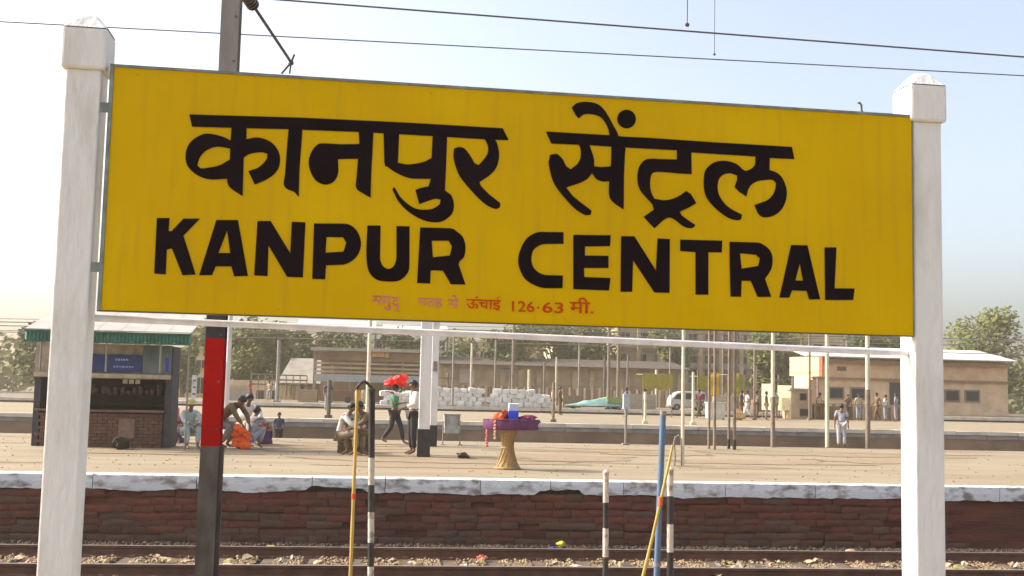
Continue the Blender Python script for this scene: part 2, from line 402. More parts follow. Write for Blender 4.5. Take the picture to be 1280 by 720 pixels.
# the crossing of a pixel's ray with the board's front, in board coordinates (metres along, metres up)
def uv(x, y):
    r = ray(x, y); t = (O-CP).dot(nrm)/r.dot(nrm); q = CP+r*t-O
    return (q.dot(u), q.z)
sign = thing('station_name_board', 'long yellow station name board with black Hindi and English lettering reading KANPUR CENTRAL', 'station sign', O, PSI)
obj('board_panel', B().box(.0, SW, .002, .03, .0, SH), m_yellow, sign)
ft = .014
obj('frame_rail', B().box(-.02, SW+.004, -.006, .05, SH, SH+ft), m_frame, sign)
obj('frame_rail', B().box(-.02, SW+.004, -.001, .05, -.006, -.0005), mat('dark_under_rail', (.10, .07, .02), .5), sign)
obj('frame_rail', B().box(-.02, -.0005, -.004, .05, 0, SH-.001), m_frame, sign)
obj('frame_rail', B().box(SW+.0005, SW+.004, -.004, .05, 0, SH-.001), m_frame, sign)
for i in range(12):
    for zz_ in (.035, SH-.035): obj('rivet', B().lathe([(.007, 0), (.006, .003), (.002, .0045)], 8, (0, 0, 0)), m_yellow, sign, loc=(.12+i*(SW-.24)/11, .002, zz_)).rotation_euler.x = pi/2
for i in range(5):      # battens behind, between the board and the posts
    xx = SW*(i+.5)/5
    obj('back_batten', B().box(xx-.02, xx+.02, .031, .055, .02, SH-.02), m_frame, sign)

def smooth_loop(p, k=3):
    n = len(p); out = []
    for i in range(n):
        a, b_, c, d = [Vector(p[(i+j) % n]) for j in (-1, 0, 1, 2)]
        for t in range(k):
            s = t/k
            out.append(.5*((2*b_)+(c-a)*s+(2*a-5*b_+4*c-d)*s*s+(-a+3*b_-3*c+d)*s**3))
    return out
LAYER = [0]
def glyph(name, outer, holes=(), org=(0, 0), sc=1.0, m=None, label=None, curve=False):
    conv = lambda L: [Vector((*uv(org[0]+px/sc, org[1]+py/sc), 0)) for px, py in L]
    lo = [conv(outer)]+[conv(h) for h in holes]
    if curve:
        nl = []
        for L in lo:                      # round only where the outline bends softly
            n = len(L); out = []
            for i in range(n):
                a, b_, c, d = L[i-1], L[i], L[(i+1) % n], L[(i+2) % n]
                def ang(p, q, r):
                    v1, v2 = (q-p), (r-q)
                    if v1.length < 1e-6 or v2.length < 1e-6: return 9
                    return v1.angle(v2)
                out.append(b_)
                if ang(a, b_, c) < .95 and ang(b_, c, d) < .95 and (c-b_).length > .012:
                    s = .5
                    for s in (.33, .66):
                        out.append(.5*((2*b_)+(c-a)*s+(2*a-5*b_+4*c-d)*s*s+(-a+3*b_-3*c+d)*s**3))
            nl.append(out)
        lo = nl
    LAYER[0] += 1; dy = -.0015-.0002*(LAYER[0] % 4)
    b = B(); b.poly([(p.x, dy, p.y) for p in lo[0]], [[(p.x, dy, p.y) for p in h] for h in lo[1:]])
    return obj(name, b, m or m_letter, sign, label=label)
# Hindi line, first word
glyph('letter_headline', [(236.5, 143), (380, 147.2), (510, 153.3), (628.4, 160.3), (636, 175.3), (608, 174.4), (555, 171), (447, 165), (359, 161.6), (240, 158.5)])
K = dict(org=(220, 130), sc=5.5375, curve=True)
glyph('hindi_letter', [(385, 140), (490, 150), (488, 240), (470, 340), (462, 640), (400, 600), (360, 560), (355, 500), (370, 420), (375, 300)], **K)
glyph('hindi_letter', [(395, 262), (355, 240), (320, 225), (250, 208), (190, 208), (120, 245), (80, 295), (65, 360), (75, 420), (110, 465), (160, 500), (220, 520), (290, 522), (390, 515)],
      [[(375, 310), (320, 298), (260, 300), (200, 330), (160, 380), (148, 425), (170, 445), (230, 440), (300, 425), (345, 400), (378, 375)]], **K)
glyph('hindi_letter', [(470, 247), (540, 232), (600, 238), (660, 265), (700, 310), (720, 365), (715, 430), (685, 480), (640, 515), (590, 540), (545, 558), (500, 465), (560, 445), (600, 415), (630, 375), (632, 345), (600, 335), (550, 338), (500, 350), (460, 378)], **K)
glyph('hindi_letter', [(780, 165), (875, 165), (870, 260), (855, 460), (850, 645), (820, 610), (770, 590), (745, 555), (755, 480), (768, 300)], **K)
K = dict(org=(370, 140), sc=6, curve=True)
glyph('hindi_letter', [(480, 240), (340, 242), (210, 235), (160, 245), (115, 300), (95, 370), (105, 440), (140, 505), (180, 535), (230, 545), (280, 525), (310, 480), (318, 430), (315, 355), (400, 352), (475, 352)], **K)
glyph('hindi_letter', [(470, 145), (580, 152), (575, 280), (565, 450), (560, 645), (500, 610), (450, 570), (455, 480), (465, 352), (475, 240)], **K)
K = dict(org=(470, 150), sc=5.335, curve=True)
glyph('hindi_letter', [(50, 80), (155, 88), (150, 200), (146, 285), (200, 296), (270, 290), (330, 275), (370, 252), (378, 100), (475, 108), (468, 300), (460, 470), (500, 498), (520, 560), (510, 620), (470, 660), (420, 682), (340, 676), (260, 642), (190, 590), (140, 530), (108, 462), (122, 446), (160, 510), (215, 562), (270, 592), (330, 598), (380, 590), (425, 560), (430, 532), (400, 525), (340, 543), (288, 562), (262, 466), (300, 452), (350, 442), (365, 393), (250, 392), (190, 378), (130, 350), (80, 315), (55, 285)], **K)
glyph('hindi_letter', [(720, 118), (790, 122), (805, 150), (820, 210), (818, 270), (795, 330), (750, 375), (690, 415), (700, 440), (760, 500), (830, 555), (825, 585), (800, 595), (740, 570), (680, 520), (620, 455), (560, 380), (530, 310), (515, 240), (520, 190), (550, 180), (590, 190), (630, 240), (660, 290), (685, 300), (720, 260), (745, 220), (745, 170)], **K)
# second word
glyph('letter_headline', [(682, 164.4), (762, 169), (780, 170.8), (810, 172.2), (890, 177.7), (989.8, 183.6), (993, 199), (962, 197.5), (943, 195.6), (864, 190.7), (846, 188), (810, 186), (780, 184.4), (735, 181.5), (689, 179.6)])
K = dict(org=(680, 120), sc=4.5, curve=True)
glyph('hindi_letter', [(185, 262), (255, 275), (275, 330), (282, 365), (282, 395), (320, 400), (380, 395), (380, 480), (330, 482), (290, 465), (270, 435), (245, 465), (200, 490), (125, 515), (160, 560), (215, 605), (268, 645), (262, 668), (235, 672), (180, 640), (130, 590), (80, 530), (50, 480), (35, 430), (25, 370), (35, 330), (70, 325), (105, 355), (125, 395), (150, 412), (185, 385), (205, 345), (205, 300), (195, 275)], **K)
glyph('hindi_letter', [(375, 230), (452, 285), (455, 330), (450, 450), (448, 640), (410, 615), (370, 575), (365, 500), (375, 400), (378, 290)], **K)
glyph('hindi_letter', [(155, 65), (175, 45), (220, 33), (280, 38), (325, 62), (360, 110), (390, 165), (415, 210), (422, 245), (372, 245), (362, 190), (340, 145), (310, 115), (260, 102), (220, 105), (195, 128), (175, 105)], **K)
glyph('hindi_dot', [(464+53*cos(2*pi*k/20), 130+53*sin(2*pi*k/20)) for k in range(20)], org=(680, 120), sc=4.5)
K = dict(org=(780, 160), sc=5.536, curve=True)
glyph('hindi_letter', [(365, 145), (465, 158), (468, 320), (380, 315), (270, 305), (205, 308), (185, 340), (180, 400), (190, 450), (210, 490), (270, 500), (330, 492), (390, 465), (430, 435), (465, 460), (500, 520), (450, 550), (385, 580), (400, 605), (440, 635), (495, 672), (480, 690), (440, 692), (400, 675), (350, 635), (310, 620), (270, 640), (210, 695), (180, 665), (135, 615), (170, 590), (205, 565), (195, 530), (150, 480), (110, 430), (92, 370), (95, 300), (115, 250), (160, 215), (250, 215), (365, 218)], **K)
K = dict(org=(870, 170), sc=6.26, curve=True)
glyph('hindi_letter', [(465, 145), (578, 158), (575, 265), (620, 280), (670, 320), (705, 400), (710, 470), (690, 540), (650, 595), (590, 630), (520, 635), (480, 600), (455, 540), (500, 525), (560, 500), (600, 460), (620, 410), (625, 370), (600, 345), (540, 345), (480, 355), (430, 385), (405, 430), (395, 475), (340, 440), (300, 400), (320, 345), (320, 310), (270, 292), (210, 305), (175, 350), (170, 420), (190, 480), (240, 545), (300, 585), (360, 615), (355, 645), (330, 660), (260, 645), (190, 600), (130, 545), (80, 480), (60, 400), (65, 290), (100, 235), (160, 200), (240, 195), (320, 220), (370, 265), (400, 270), (440, 250), (462, 215)], **K)
# English line
def L_(o, sc, outer, holes=(), curve=False): glyph('latin_letter', outer, holes, org=o, sc=sc, curve=curve)
o1, o2, o3, o4, o5, o6 = (185, 260), (310, 265), (450, 270), (640, 280), (765, 285), (905, 290)
L_(o1, 7.2, [(80, 90), (195, 90), (187, 205), (210, 210), (320, 95), (470, 95), (320, 250), (430, 600), (310, 605), (215, 365), (170, 375), (160, 598), (55, 590)])
L_(o1, 7.2, [(615, 108), (810, 108), (900, 612), (775, 615), (750, 525), (610, 525), (575, 605), (460, 605)], [[(712, 205), (740, 405), (635, 405)]])
L_(o2, 7.58, [(90, 85), (215, 85), (400, 390), (415, 92), (545, 98), (520, 620), (370, 615), (195, 320), (185, 608), (58, 600)])
L_(o2, 7.58, [(625, 108), (900, 110), (980, 130), (1040, 190), (1072, 290), (1050, 390), (990, 460), (900, 500), (740, 505), (730, 638), (608, 635)], [[(745, 238), (900, 240), (930, 290), (905, 375), (735, 385)]], True)
L_(o3, 7.58, [(70, 90), (195, 90), (190, 380), (195, 425), (213, 468), (243, 494), (272, 500), (302, 490), (328, 460), (341, 415), (345, 380), (345, 95), (470, 98), (468, 460), (450, 540), (400, 595), (340, 620), (220, 618), (150, 600), (90, 540), (65, 450), (60, 300)], (), True)
L_(o3, 7.58, [(570, 108), (850, 115), (920, 150), (975, 200), (1000, 290), (985, 390), (935, 460), (1000, 650), (860, 648), (785, 520), (700, 515), (670, 520), (665, 640), (540, 635)], [[(680, 235), (840, 235), (870, 290), (850, 375), (690, 390)]], True)
L_(o4, 8, [(515, 82), (350, 80), (250, 84), (150, 140), (90, 240), (60, 350), (75, 450), (130, 550), (220, 610), (330, 642), (505, 642), (510, 515), (330, 510), (240, 465), (200, 400), (195, 330), (215, 260), (280, 212), (350, 200), (515, 198)], (), True)
L_(o4, 8, [(612, 108), (988, 112), (980, 222), (730, 225), (730, 315), (965, 318), (965, 440), (720, 440), (722, 530), (985, 540), (970, 665), (612, 652)])
L_(o5, 7.58, [(85, 78), (212, 78), (415, 400), (430, 98), (548, 105), (545, 615), (400, 612), (200, 310), (190, 605), (80, 605)])
L_(o5, 7.58, [(645, 110), (1045, 120), (1040, 232), (912, 230), (912, 632), (790, 632), (790, 230), (645, 218)])
L_(o6, 7.53, [(50, 92), (300, 98), (370, 120), (430, 170), (455, 240), (450, 330), (415, 400), (385, 440), (445, 610), (315, 612), (250, 460), (165, 460), (160, 610), (60, 608), (52, 300)], [[(150, 200), (300, 215), (335, 250), (320, 320), (165, 345)]], True)
L_(o6, 7.53, [(630, 122), (785, 125), (905, 632), (800, 635), (775, 555), (640, 550), (615, 618), (520, 618)], [[(712, 300), (742, 458), (672, 455)]])
L_(o6, 7.53, [(945, 145), (1058, 145), (1040, 530), (1230, 532), (1215, 640), (950, 640)])
# small red line with the height above sea level
def small(txt, xa, xb, ytop, ybot, m):
    cv = bpy.data.curves.new('t', 'FONT'); cv.body = txt; cv.offset = .014
    to = bpy.data.objects.new('t', cv); C.objects.link(to); bpy.context.view_layer.update()
    me = bpy.data.meshes.new_from_object(to); bpy.data.objects.remove(to)
    xs = [v.co.x for v in me.vertices]; ys = [v.co.y for v in me.vertices]
    x0, x1, y0, y1 = min(xs), max(xs), min(ys), max(ys)
    a = uv(xa, ytop+(xa-640)*.033); c = uv(xb, ybot+(xa-640)*.033)
    for v in me.vertices:
        tx = (v.co.x-x0)/(x1-x0); ty = (v.co.y-y0)/max(y1-y0, 1e-6)
        v.co = (a[0]+(c[0]-a[0])*tx, -.0018, c[1]+(a[1]-c[1])*ty)
    me.materials.append(m); o = bpy.data.objects.new('small_lettering', me); C.objects.link(o); o.parent = sign
small('समु', 465, 489, 375, 394, m_pink_ink); small('द', 490, 500, 376, 390, m_pink_ink); small('^', 492, 500, 390, 395, m_pink_ink); small('सतह', 522, 553, 376, 390, m_pink_ink)
small('से', 560, 573, 371, 390, m_pink_ink); small('ऊंचाई', 583, 626, 371, 391, m_red_ink)
small('126', 640, 668, 376, 390.5, m_red_ink); small('·', 671.5, 674, 382, 385, m_red_ink); small('63', 678, 704, 376, 390.5, m_red_ink)
small('मी.', 712, 742, 369, 390, m_red_ink)

# posts of the board
def sign_post(along, label):
    p = O+u*along; t = thing('sign_post', label, 'post', (p.x, p.y, PZ), PSI, 'white posts holding the name board')
    H = SZ+SH-PZ; w = .09; cy = .004+w
    obj('shaft', B().box(-w, w, cy-w, cy+w, .12, H-.02), m_white, t, bevel=.01)
    c = w+.025
    b = B().box(-c, c, cy-c, cy+c, H-.022, H+.20)
    b.add([(-c, cy-c, H+.2), (c, cy-c, H+.2), (c, cy+c, H+.2), (-c, cy+c, H+.2), (-.04, cy-.04, H+.29), (.04, cy-.04, H+.29), (.04, cy+.04, H+.29), (-.04, cy+.04, H+.29)],
          [(0, 1, 5, 4), (1, 2, 6, 5), (2, 3, 7, 6), (3, 0, 4, 7), (4, 5, 6, 7)])
    obj('cap', b, m_white, t, bevel=.015)
    obj('plinth', B().box(-.18, .18, cy-.18, cy+.18, 0, .12), m_white, t, bevel=.01)
    return t
left_along = uv(127, 85)[0]-.09
sign_post(left_along, 'white square post with pyramid cap at the left end of the yellow board')
sign_post(SW+.012+.09, 'white square post with pyramid cap at the right end of the yellow board')
for zz_ in (.2, 1.05): obj('fixing_lug', B().box(left_along+.088, -.0205, .01, .03, zz_, zz_+.05), m_frame, sign)
a = at(118, 397.5, SY+.09); c = at(1134, 441.5, SY+.32)
tag(obj('cross_pipe', B().tube([a, c], .0185, 12), m_pipe, smooth=True), 'thin pale pipe strung between the two white posts just below the yellow board', 'pipe')

# ================================================================ striped posts, poles near the platform edge
def striped(px, top, ybreaks, label, group, r=.026, lean=0, first='w'):
    Y = 8.15; base = at(px, 700, Y); tp = at(px+lean, top, Y)
    t = thing('striped_post', label, 'post', (base.x, Y, PZ), 0, group)
    zs = [tp.z]+[at(px, yy, Y).z for yy in ybreaks]+[PZ]
    for i in range(len(zs)-1):
        dark = (i % 2 == 1) if first == 'w' else (i % 2 == 0)
        fx = lambda z: (tp.x-base.x)*(z-PZ)/(tp.z-PZ)
        obj('painted_band', B().tube([(fx(zs[i]), 0, zs[i]-PZ), (fx(zs[i+1]), 0, zs[i+1]-PZ)], r, 14), m_black if dark else m_white2, t, smooth=True)
    obj('top_cap', B().lathe([(r+.003, -.012), (r+.004, .0), (r*.6, .012), (.004, .018)], 14, o=((tp.x-base.x), 0, tp.z-PZ)), m_white2 if first == 'w' else m_black, t, smooth=True)
    return t
gp = 'black and white banded posts by the platform edge'
striped(757.5, 590, [628, 660, 696], 'short black and white banded post standing alone, centre right', gp, .021)
striped(838, 586, [620, 655, 690], 'short black and white banded post just right of the blue pole', gp, .024)
tall = striped(465, 487, [572, 606, 640, 678, 708], 'tall black and white banded post beside the yellow bamboo pole', gp, .0225, first='b')
Y = 8.15; b0 = at(465, 700, Y); pts = []
for k in range(9):
    tt = k/8; q = at(466-22*tt, 488-11*sin(pi*tt), Y); pts.append((q.x-b0.x, 0, q.z-PZ))
obj('hooked_rod', B().tube(pts, .011, 8), m_black, tall, smooth=True)
p0 = at(438, 722, 8.05); p1 = at(447, 487, 8.05); d = (p0-p1).normalized(); p0 = p1+d*((p1.z-PZ)/-d.z)
t = thing('bamboo_pole', 'thin yellow bamboo pole with one red ring, left of the tall banded post', 'pole', (p0.x, p0.y, PZ))
pl = lambda s: tuple((p0+(p1-p0)*s)-Vector((p0.x, p0.y, PZ)))
obj('cane', B().tube([pl(i/9) for i in range(10)], [.0125+.0018*(i % 2)-.002*i/9 for i in range(10)], 10), m_bamboo, t, smooth=True)
s_r = (at(444, 620, 8.05).z-PZ)/(p1.z-PZ)
obj('red_ring', B().tube([pl(s_r-.012), pl(s_r+.012)], .0165, 10), plain((.6, .05, .02)), t, smooth=True)
p0 = at(821, 715, 8.2); p1 = at(829, 515, 8.2); d = (p0-p1).normalized(); p0 = p1+d*((p1.z-PZ)/-d.z)
t = thing('blue_pole', 'tall slim blue pole rising from the platform edge, centre right', 'pole', (p0.x, p0.y, PZ))
pl = lambda s: tuple((p0+(p1-p0)*s)-Vector((p0.x, p0.y, PZ)))
obj('shaft', B().tube([pl(0), pl(1)], .0225, 14), m_blue, t, smooth=True)
obj('collar', B().tube([pl(.19), pl(.21)], .028, 14), m_steel, t, smooth=True)
obj('top_cap', B().tube([pl(.985), pl(1.005)], .0245, 14), m_steel, t, smooth=True)
p0 = at(803, 722, 8.0); p1 = at(836, 580, 8.0); p2 = at(841, 556, 8.0); d = (p0-p1).normalized(); p0 = p1+d*((p1.z-PZ)/-d.z)
t = thing('leaning_stick', 'yellow stick leaning against the blue pole', 'stick', (p0.x, p0.y, PZ))
o_ = Vector((p0.x, p0.y, PZ))
obj('cane', B().tube([(0, 0, 0), (p0+(p1-p0)*.5-o_)+Vector((.006, 0, 0)), p1-o_, p2-o_], [.013, .012, .011, .008], 10), m_bamboo, t, smooth=True)
m = p0+(p1-p0)*((at(818, 627, 8.0).z-PZ)/(p1.z-PZ))-o_
obj('orange_band', B().tube([m-Vector((0, 0, .035)), m+Vector((.006, 0, .035))], .0165, 10), plain((.62, .14, .02)), t, smooth=True)

# ================================================================ overhead line mast, bracket and wires
MY = 13.6; mb = at(256.5, 712, MY); mt = at(290, 0, MY)
mx = (mb.x+mt.x)/2
mb0 = at(255, 720, MY)
t = thing('overhead_line_mast', 'tall steel overhead line mast with a bright red painted band, left of centre', 'mast', (at(258, 690, MY).x, MY, 0))
bx = at(258, 690, MY).x
def ibeam(x0, w, dep, z0, z1, lean=0):
    b = B(); tf = .014
    b.box(x0-w/2, x0+w/2, -dep/2, -dep/2+tf, z0, z1)
    b.box(x0-w/2, x0+w/2, dep/2-tf, dep/2, z0, z1)
    b.box(x0-.006, x0+.006, -dep/2+tf+.0005, dep/2-tf-.0005, z0, z1); return b
zz = lambda yy: at(258, yy, MY).z
W_ = .215
t.rotation_euler.y = math.atan2(mt.x-mb.x, mt.z-mb.z)*.85
for (za, zb, mm) in ((0, zz(557), m_darksteel), (zz(557), zz(423), m_red), (zz(423), zz(388), m_black), (zz(388), 8.6, m_steel)):
    obj('painted_section', ibeam(0, W_, .24, za, zb), mm, t)
obj('side_channel', B().box(W_/2+.004, W_/2+.045, -.05, -.01, 0, zz(557)), m_darksteel, t)
obj('base_block', B().box(-.4, .4, -.4, .4, -.1, .18), m_sleeper, t)
# holes and bolts of the mast
for k in range(14):
    obj('bolt', B().tube([(.07, -.135, .4+k*.55), (.07, -.119, .4+k*.55)], .014, 8), m_darksteel, t)
# bracket arm reaching over the far track
A0 = at(316, 6, MY+.5); A1 = at(364, 78, 16.2)
t = thing('bracket_arm', 'thin stay with a dark insulator reaching from the mast over the track, above the board', 'bracket', (A0.x, A0.y, A0.z))
rel = lambda q: Vector(q)-A0
obj('stay_rod', B().tube([(0, 0, 0), rel(A1)], .021, 8), m_darksteel, t, smooth=True)
dr = rel(A1).normalized()
for k in range(4):
    q = dr*(-.02-.075*k)
    obj('insulator_disc', B().tube([q-dr*.03, q-dr*.012, q+dr*.012, q+dr*.03], [.02, .085, .085, .03], 14), plain((.05, .022, .02), .3), t, smooth=True)
back = at(303, -8, MY+.12)
obj('anchor_link', B().tube([dr*-.3, rel(back)], .018, 8), m_darksteel, t, smooth=True)
A1r = rel(A1); q1 = rel(at(368, 68, 16.15)); q2 = rel(at(352, 92, 16.2)); q3 = rel(at(362, 92, 16.2))
obj('clamp', B().tube([q1, A1r, q2], .016, 6), m_darksteel, t); obj('clamp', B().tube([A1r, q3], .013, 6), m_darksteel, t)
obj('clamp_body', B().blob(A1r, .045, 1, .3, 3), m_darksteel, t)
def wire(pl, pr, Y, label, ext=40):
    a = at(*pl, Y); c = at(*pr, Y); d = (c-a).normalized()
    pts = [a-d*ext, a, c, c+d*ext]
    return tag(obj('overhead_wire', B().tube(pts, .0085, 6), m_wire), label, 'wire')
wA = wire((340, -1), (1147, 61), 10.6, 'upper of the two overhead wires crossing the sky above the board')
wB = wire((150, 35), (1135, 87), 16.1, 'lower of the two overhead wires, crossing the sky just above the board')
wA.data.transform(Matrix.Identity(4))
def dropper(px, py, Y, label):
    p = at(px, py, Y); t = thing('dropper_wire', label, 'wire', p, 0, 'dropper wires holding the overhead line')
    obj('hanger', B().tube([(0, 0, 0), (-.0, 0, 1.4)], .005, 6), m_wire, t)
    obj('clip', B().blob((0, 0, .0), .024, 1, .2, px), m_wire, t)
dropper(859, 31, 10.6, 'short dropper wire meeting the upper overhead wire')
dropper(893, 68, 16.1, 'longer dropper wire meeting the lower overhead wire')
# ================================================================ people
def skin_mesh(nodes, edges, m, name, parent, sub=1, root=0):
    me = bpy.data.meshes.new(name); me.from_pydata([n[0] for n in nodes], edges, [])
    o = bpy.data.objects.new(name, me); C.objects.link(o)
    md = o.modifiers.new('s', 'SKIN'); md.branch_smoothing = .6; md.use_smooth_shade = True
    for i, n in enumerate(nodes):
        r = n[1]; me.skin_vertices[0].data[i].radius = (r, r) if not isinstance(r, tuple) else r
    me.skin_vertices[0].data[root].use_root = True
    if sub: o.modifiers.new('d', 'SUBSURF').levels = sub
    dg = bpy.context.evaluated_depsgraph_get()
    new = bpy.data.meshes.new_from_object(o.evaluated_get(dg)); new.name = name
    bpy.data.objects.remove(o); bpy.data.meshes.remove(me)
    new.materials.clear(); new.materials.append(m)
    for p in new.polygons: p.use_smooth = True
    o = bpy.data.objects.new(name, new); C.objects.link(o); o.parent = parent
    return o
V = Vector
def pose(kind):
    """joints in metres for a 1.66 m adult facing -Y; returns dict"""
    P = {}
    if kind in ('stand', 'walk', 'carry', 'reach'):
        P = dict(pel=V((0, 0, .93)), bel=V((0, -.01, 1.08)), che=V((0, 0, 1.26)), nek=V((0, 0, 1.43)), hed=V((0, -.02, 1.53)), top=V((0, -.01, 1.62)),
                 sL=V((.17, 0, 1.37)), sR=V((-.17, 0, 1.37)), eL=V((.23, .02, 1.1)), eR=V((-.23, .02, 1.1)), wL=V((.24, -.08, .86)), wR=V((-.24, -.08, .86)),
                 hL=V((.09, 0, .88)), hR=V((-.09, 0, .88)), kL=V((.1, -.02, .48)), kR=V((-.1, -.02, .48)), aL=V((.1, .02, .08)), aR=V((-.1, .02, .08)))
        if kind in ('walk', 'carry'):
            P.update(kL=V((.09, -.16, .5)), aL=V((.09, -.25, .09)), kR=V((-.09, .06, .48)), aR=V((-.09, .32, .14)), wL=V((.22, .14, .88)), eL=V((.22, .12, 1.12)), wR=V((-.22, -.22, .92)), eR=V((-.22, -.02, 1.1)))
        if kind == 'carry':
            P.update(eL=V((.32, -.08, 1.52)), wL=V((.17, -.05, 1.7)), eR=V((-.24, -.12, 1.12)), wR=V((-.14, -.3, 1.16)))
        if kind == 'reach':
            P.update(eR=V((-.22, -.22, 1.3)), wR=V((-.16, -.46, 1.36)), eL=V((.25, -.05, 1.12)), wL=V((.18, -.25, 1.05)))
    elif kind == 'squat':
        P = dict(pel=V((0, .1, .24)), bel=V((0, .06, .38)), che=V((0, -.06, .58)), nek=V((0, -.14, .74)), hed=V((0, -.19, .84)), top=V((0, -.2, .93)),
                 sL=V((.17, -.1, .68)), sR=V((-.17, -.1, .68)), eL=V((.23, -.32, .56)), eR=V((-.23, -.32, .56)), wL=V((.12, -.5, .5)), wR=V((-.1, -.5, .5)),
                 hL=V((.09, .06, .24)), hR=V((-.09, .06, .24)), kL=V((.17, -.28, .48)), kR=V((-.17, -.28, .48)), aL=V((.13, -.12, .08)), aR=V((-.13, -.12, .08)))
    elif kind == 'sit':       # on a block 0.32 high
        P = dict(pel=V((0, .08, .42)), bel=V((0, .05, .56)), che=V((0, -.06, .76)), nek=V((0, -.15, .92)), hed=V((0, -.2, 1.01)), top=V((0, -.22, 1.1)),
                 sL=V((.17, -.1, .86)), sR=V((-.17, -.1, .86)), eL=V((.22, -.34, .66)), eR=V((-.22, -.34, .66)), wL=V((.08, -.52, .58)), wR=V((-.1, -.52, .58)),
                 hL=V((.09, .02, .4)), hR=V((-.09, .02, .4)), kL=V((.13, -.42, .5)), kR=V((-.13, -.42, .5)), aL=V((.12, -.44, .08)), aR=V((-.12, -.4, .08)))
    elif kind == 'ground':    # sitting on the ground, knees drawn up
        P = dict(pel=V((0, .12, .12)), bel=V((0, .1, .28)), che=V((0, .0, .5)), nek=V((0, -.07, .67)), hed=V((0, -.12, .77)), top=V((0, -.13, .86)),
                 sL=V((.17, -.02, .61)), sR=V((-.17, -.02, .61)), eL=V((.24, -.26, .46)), eR=V((-.24, -.26, .46)), wL=V((.1, -.45, .44)), wR=V((-.1, -.45, .44)),
                 hL=V((.09, .06, .12)), hR=V((-.09, .06, .12)), kL=V((.14, -.3, .42)), kR=V((-.14, -.3, .42)), aL=V((.13, -.44, .07)), aR=V((-.13, -.44, .07)))
    elif kind == 'bend':
        P = dict(pel=V((0, .22, .55)), bel=V((0, .12, .68)), che=V((0, -.08, .84)), nek=V((0, -.24, .95)), hed=V((0, -.33, 1.0)), top=V((0, -.4, 1.06)),
                 sL=V((.17, -.18, .92)), sR=V((-.17, -.18, .92)), eL=V((.22, -.34, .7)), eR=V((-.22, -.34, .7)), wL=V((.12, -.46, .5)), wR=V((-.12, -.46, .5)),
                 hL=V((.09, .2, .52)), hR=V((-.09, .2, .52)), kL=V((.13, -.16, .44)), kR=V((-.13, -.16, .44)), aL=V((.12, .08, .08)), aR=V((-.12, .08, .08)))
    return P
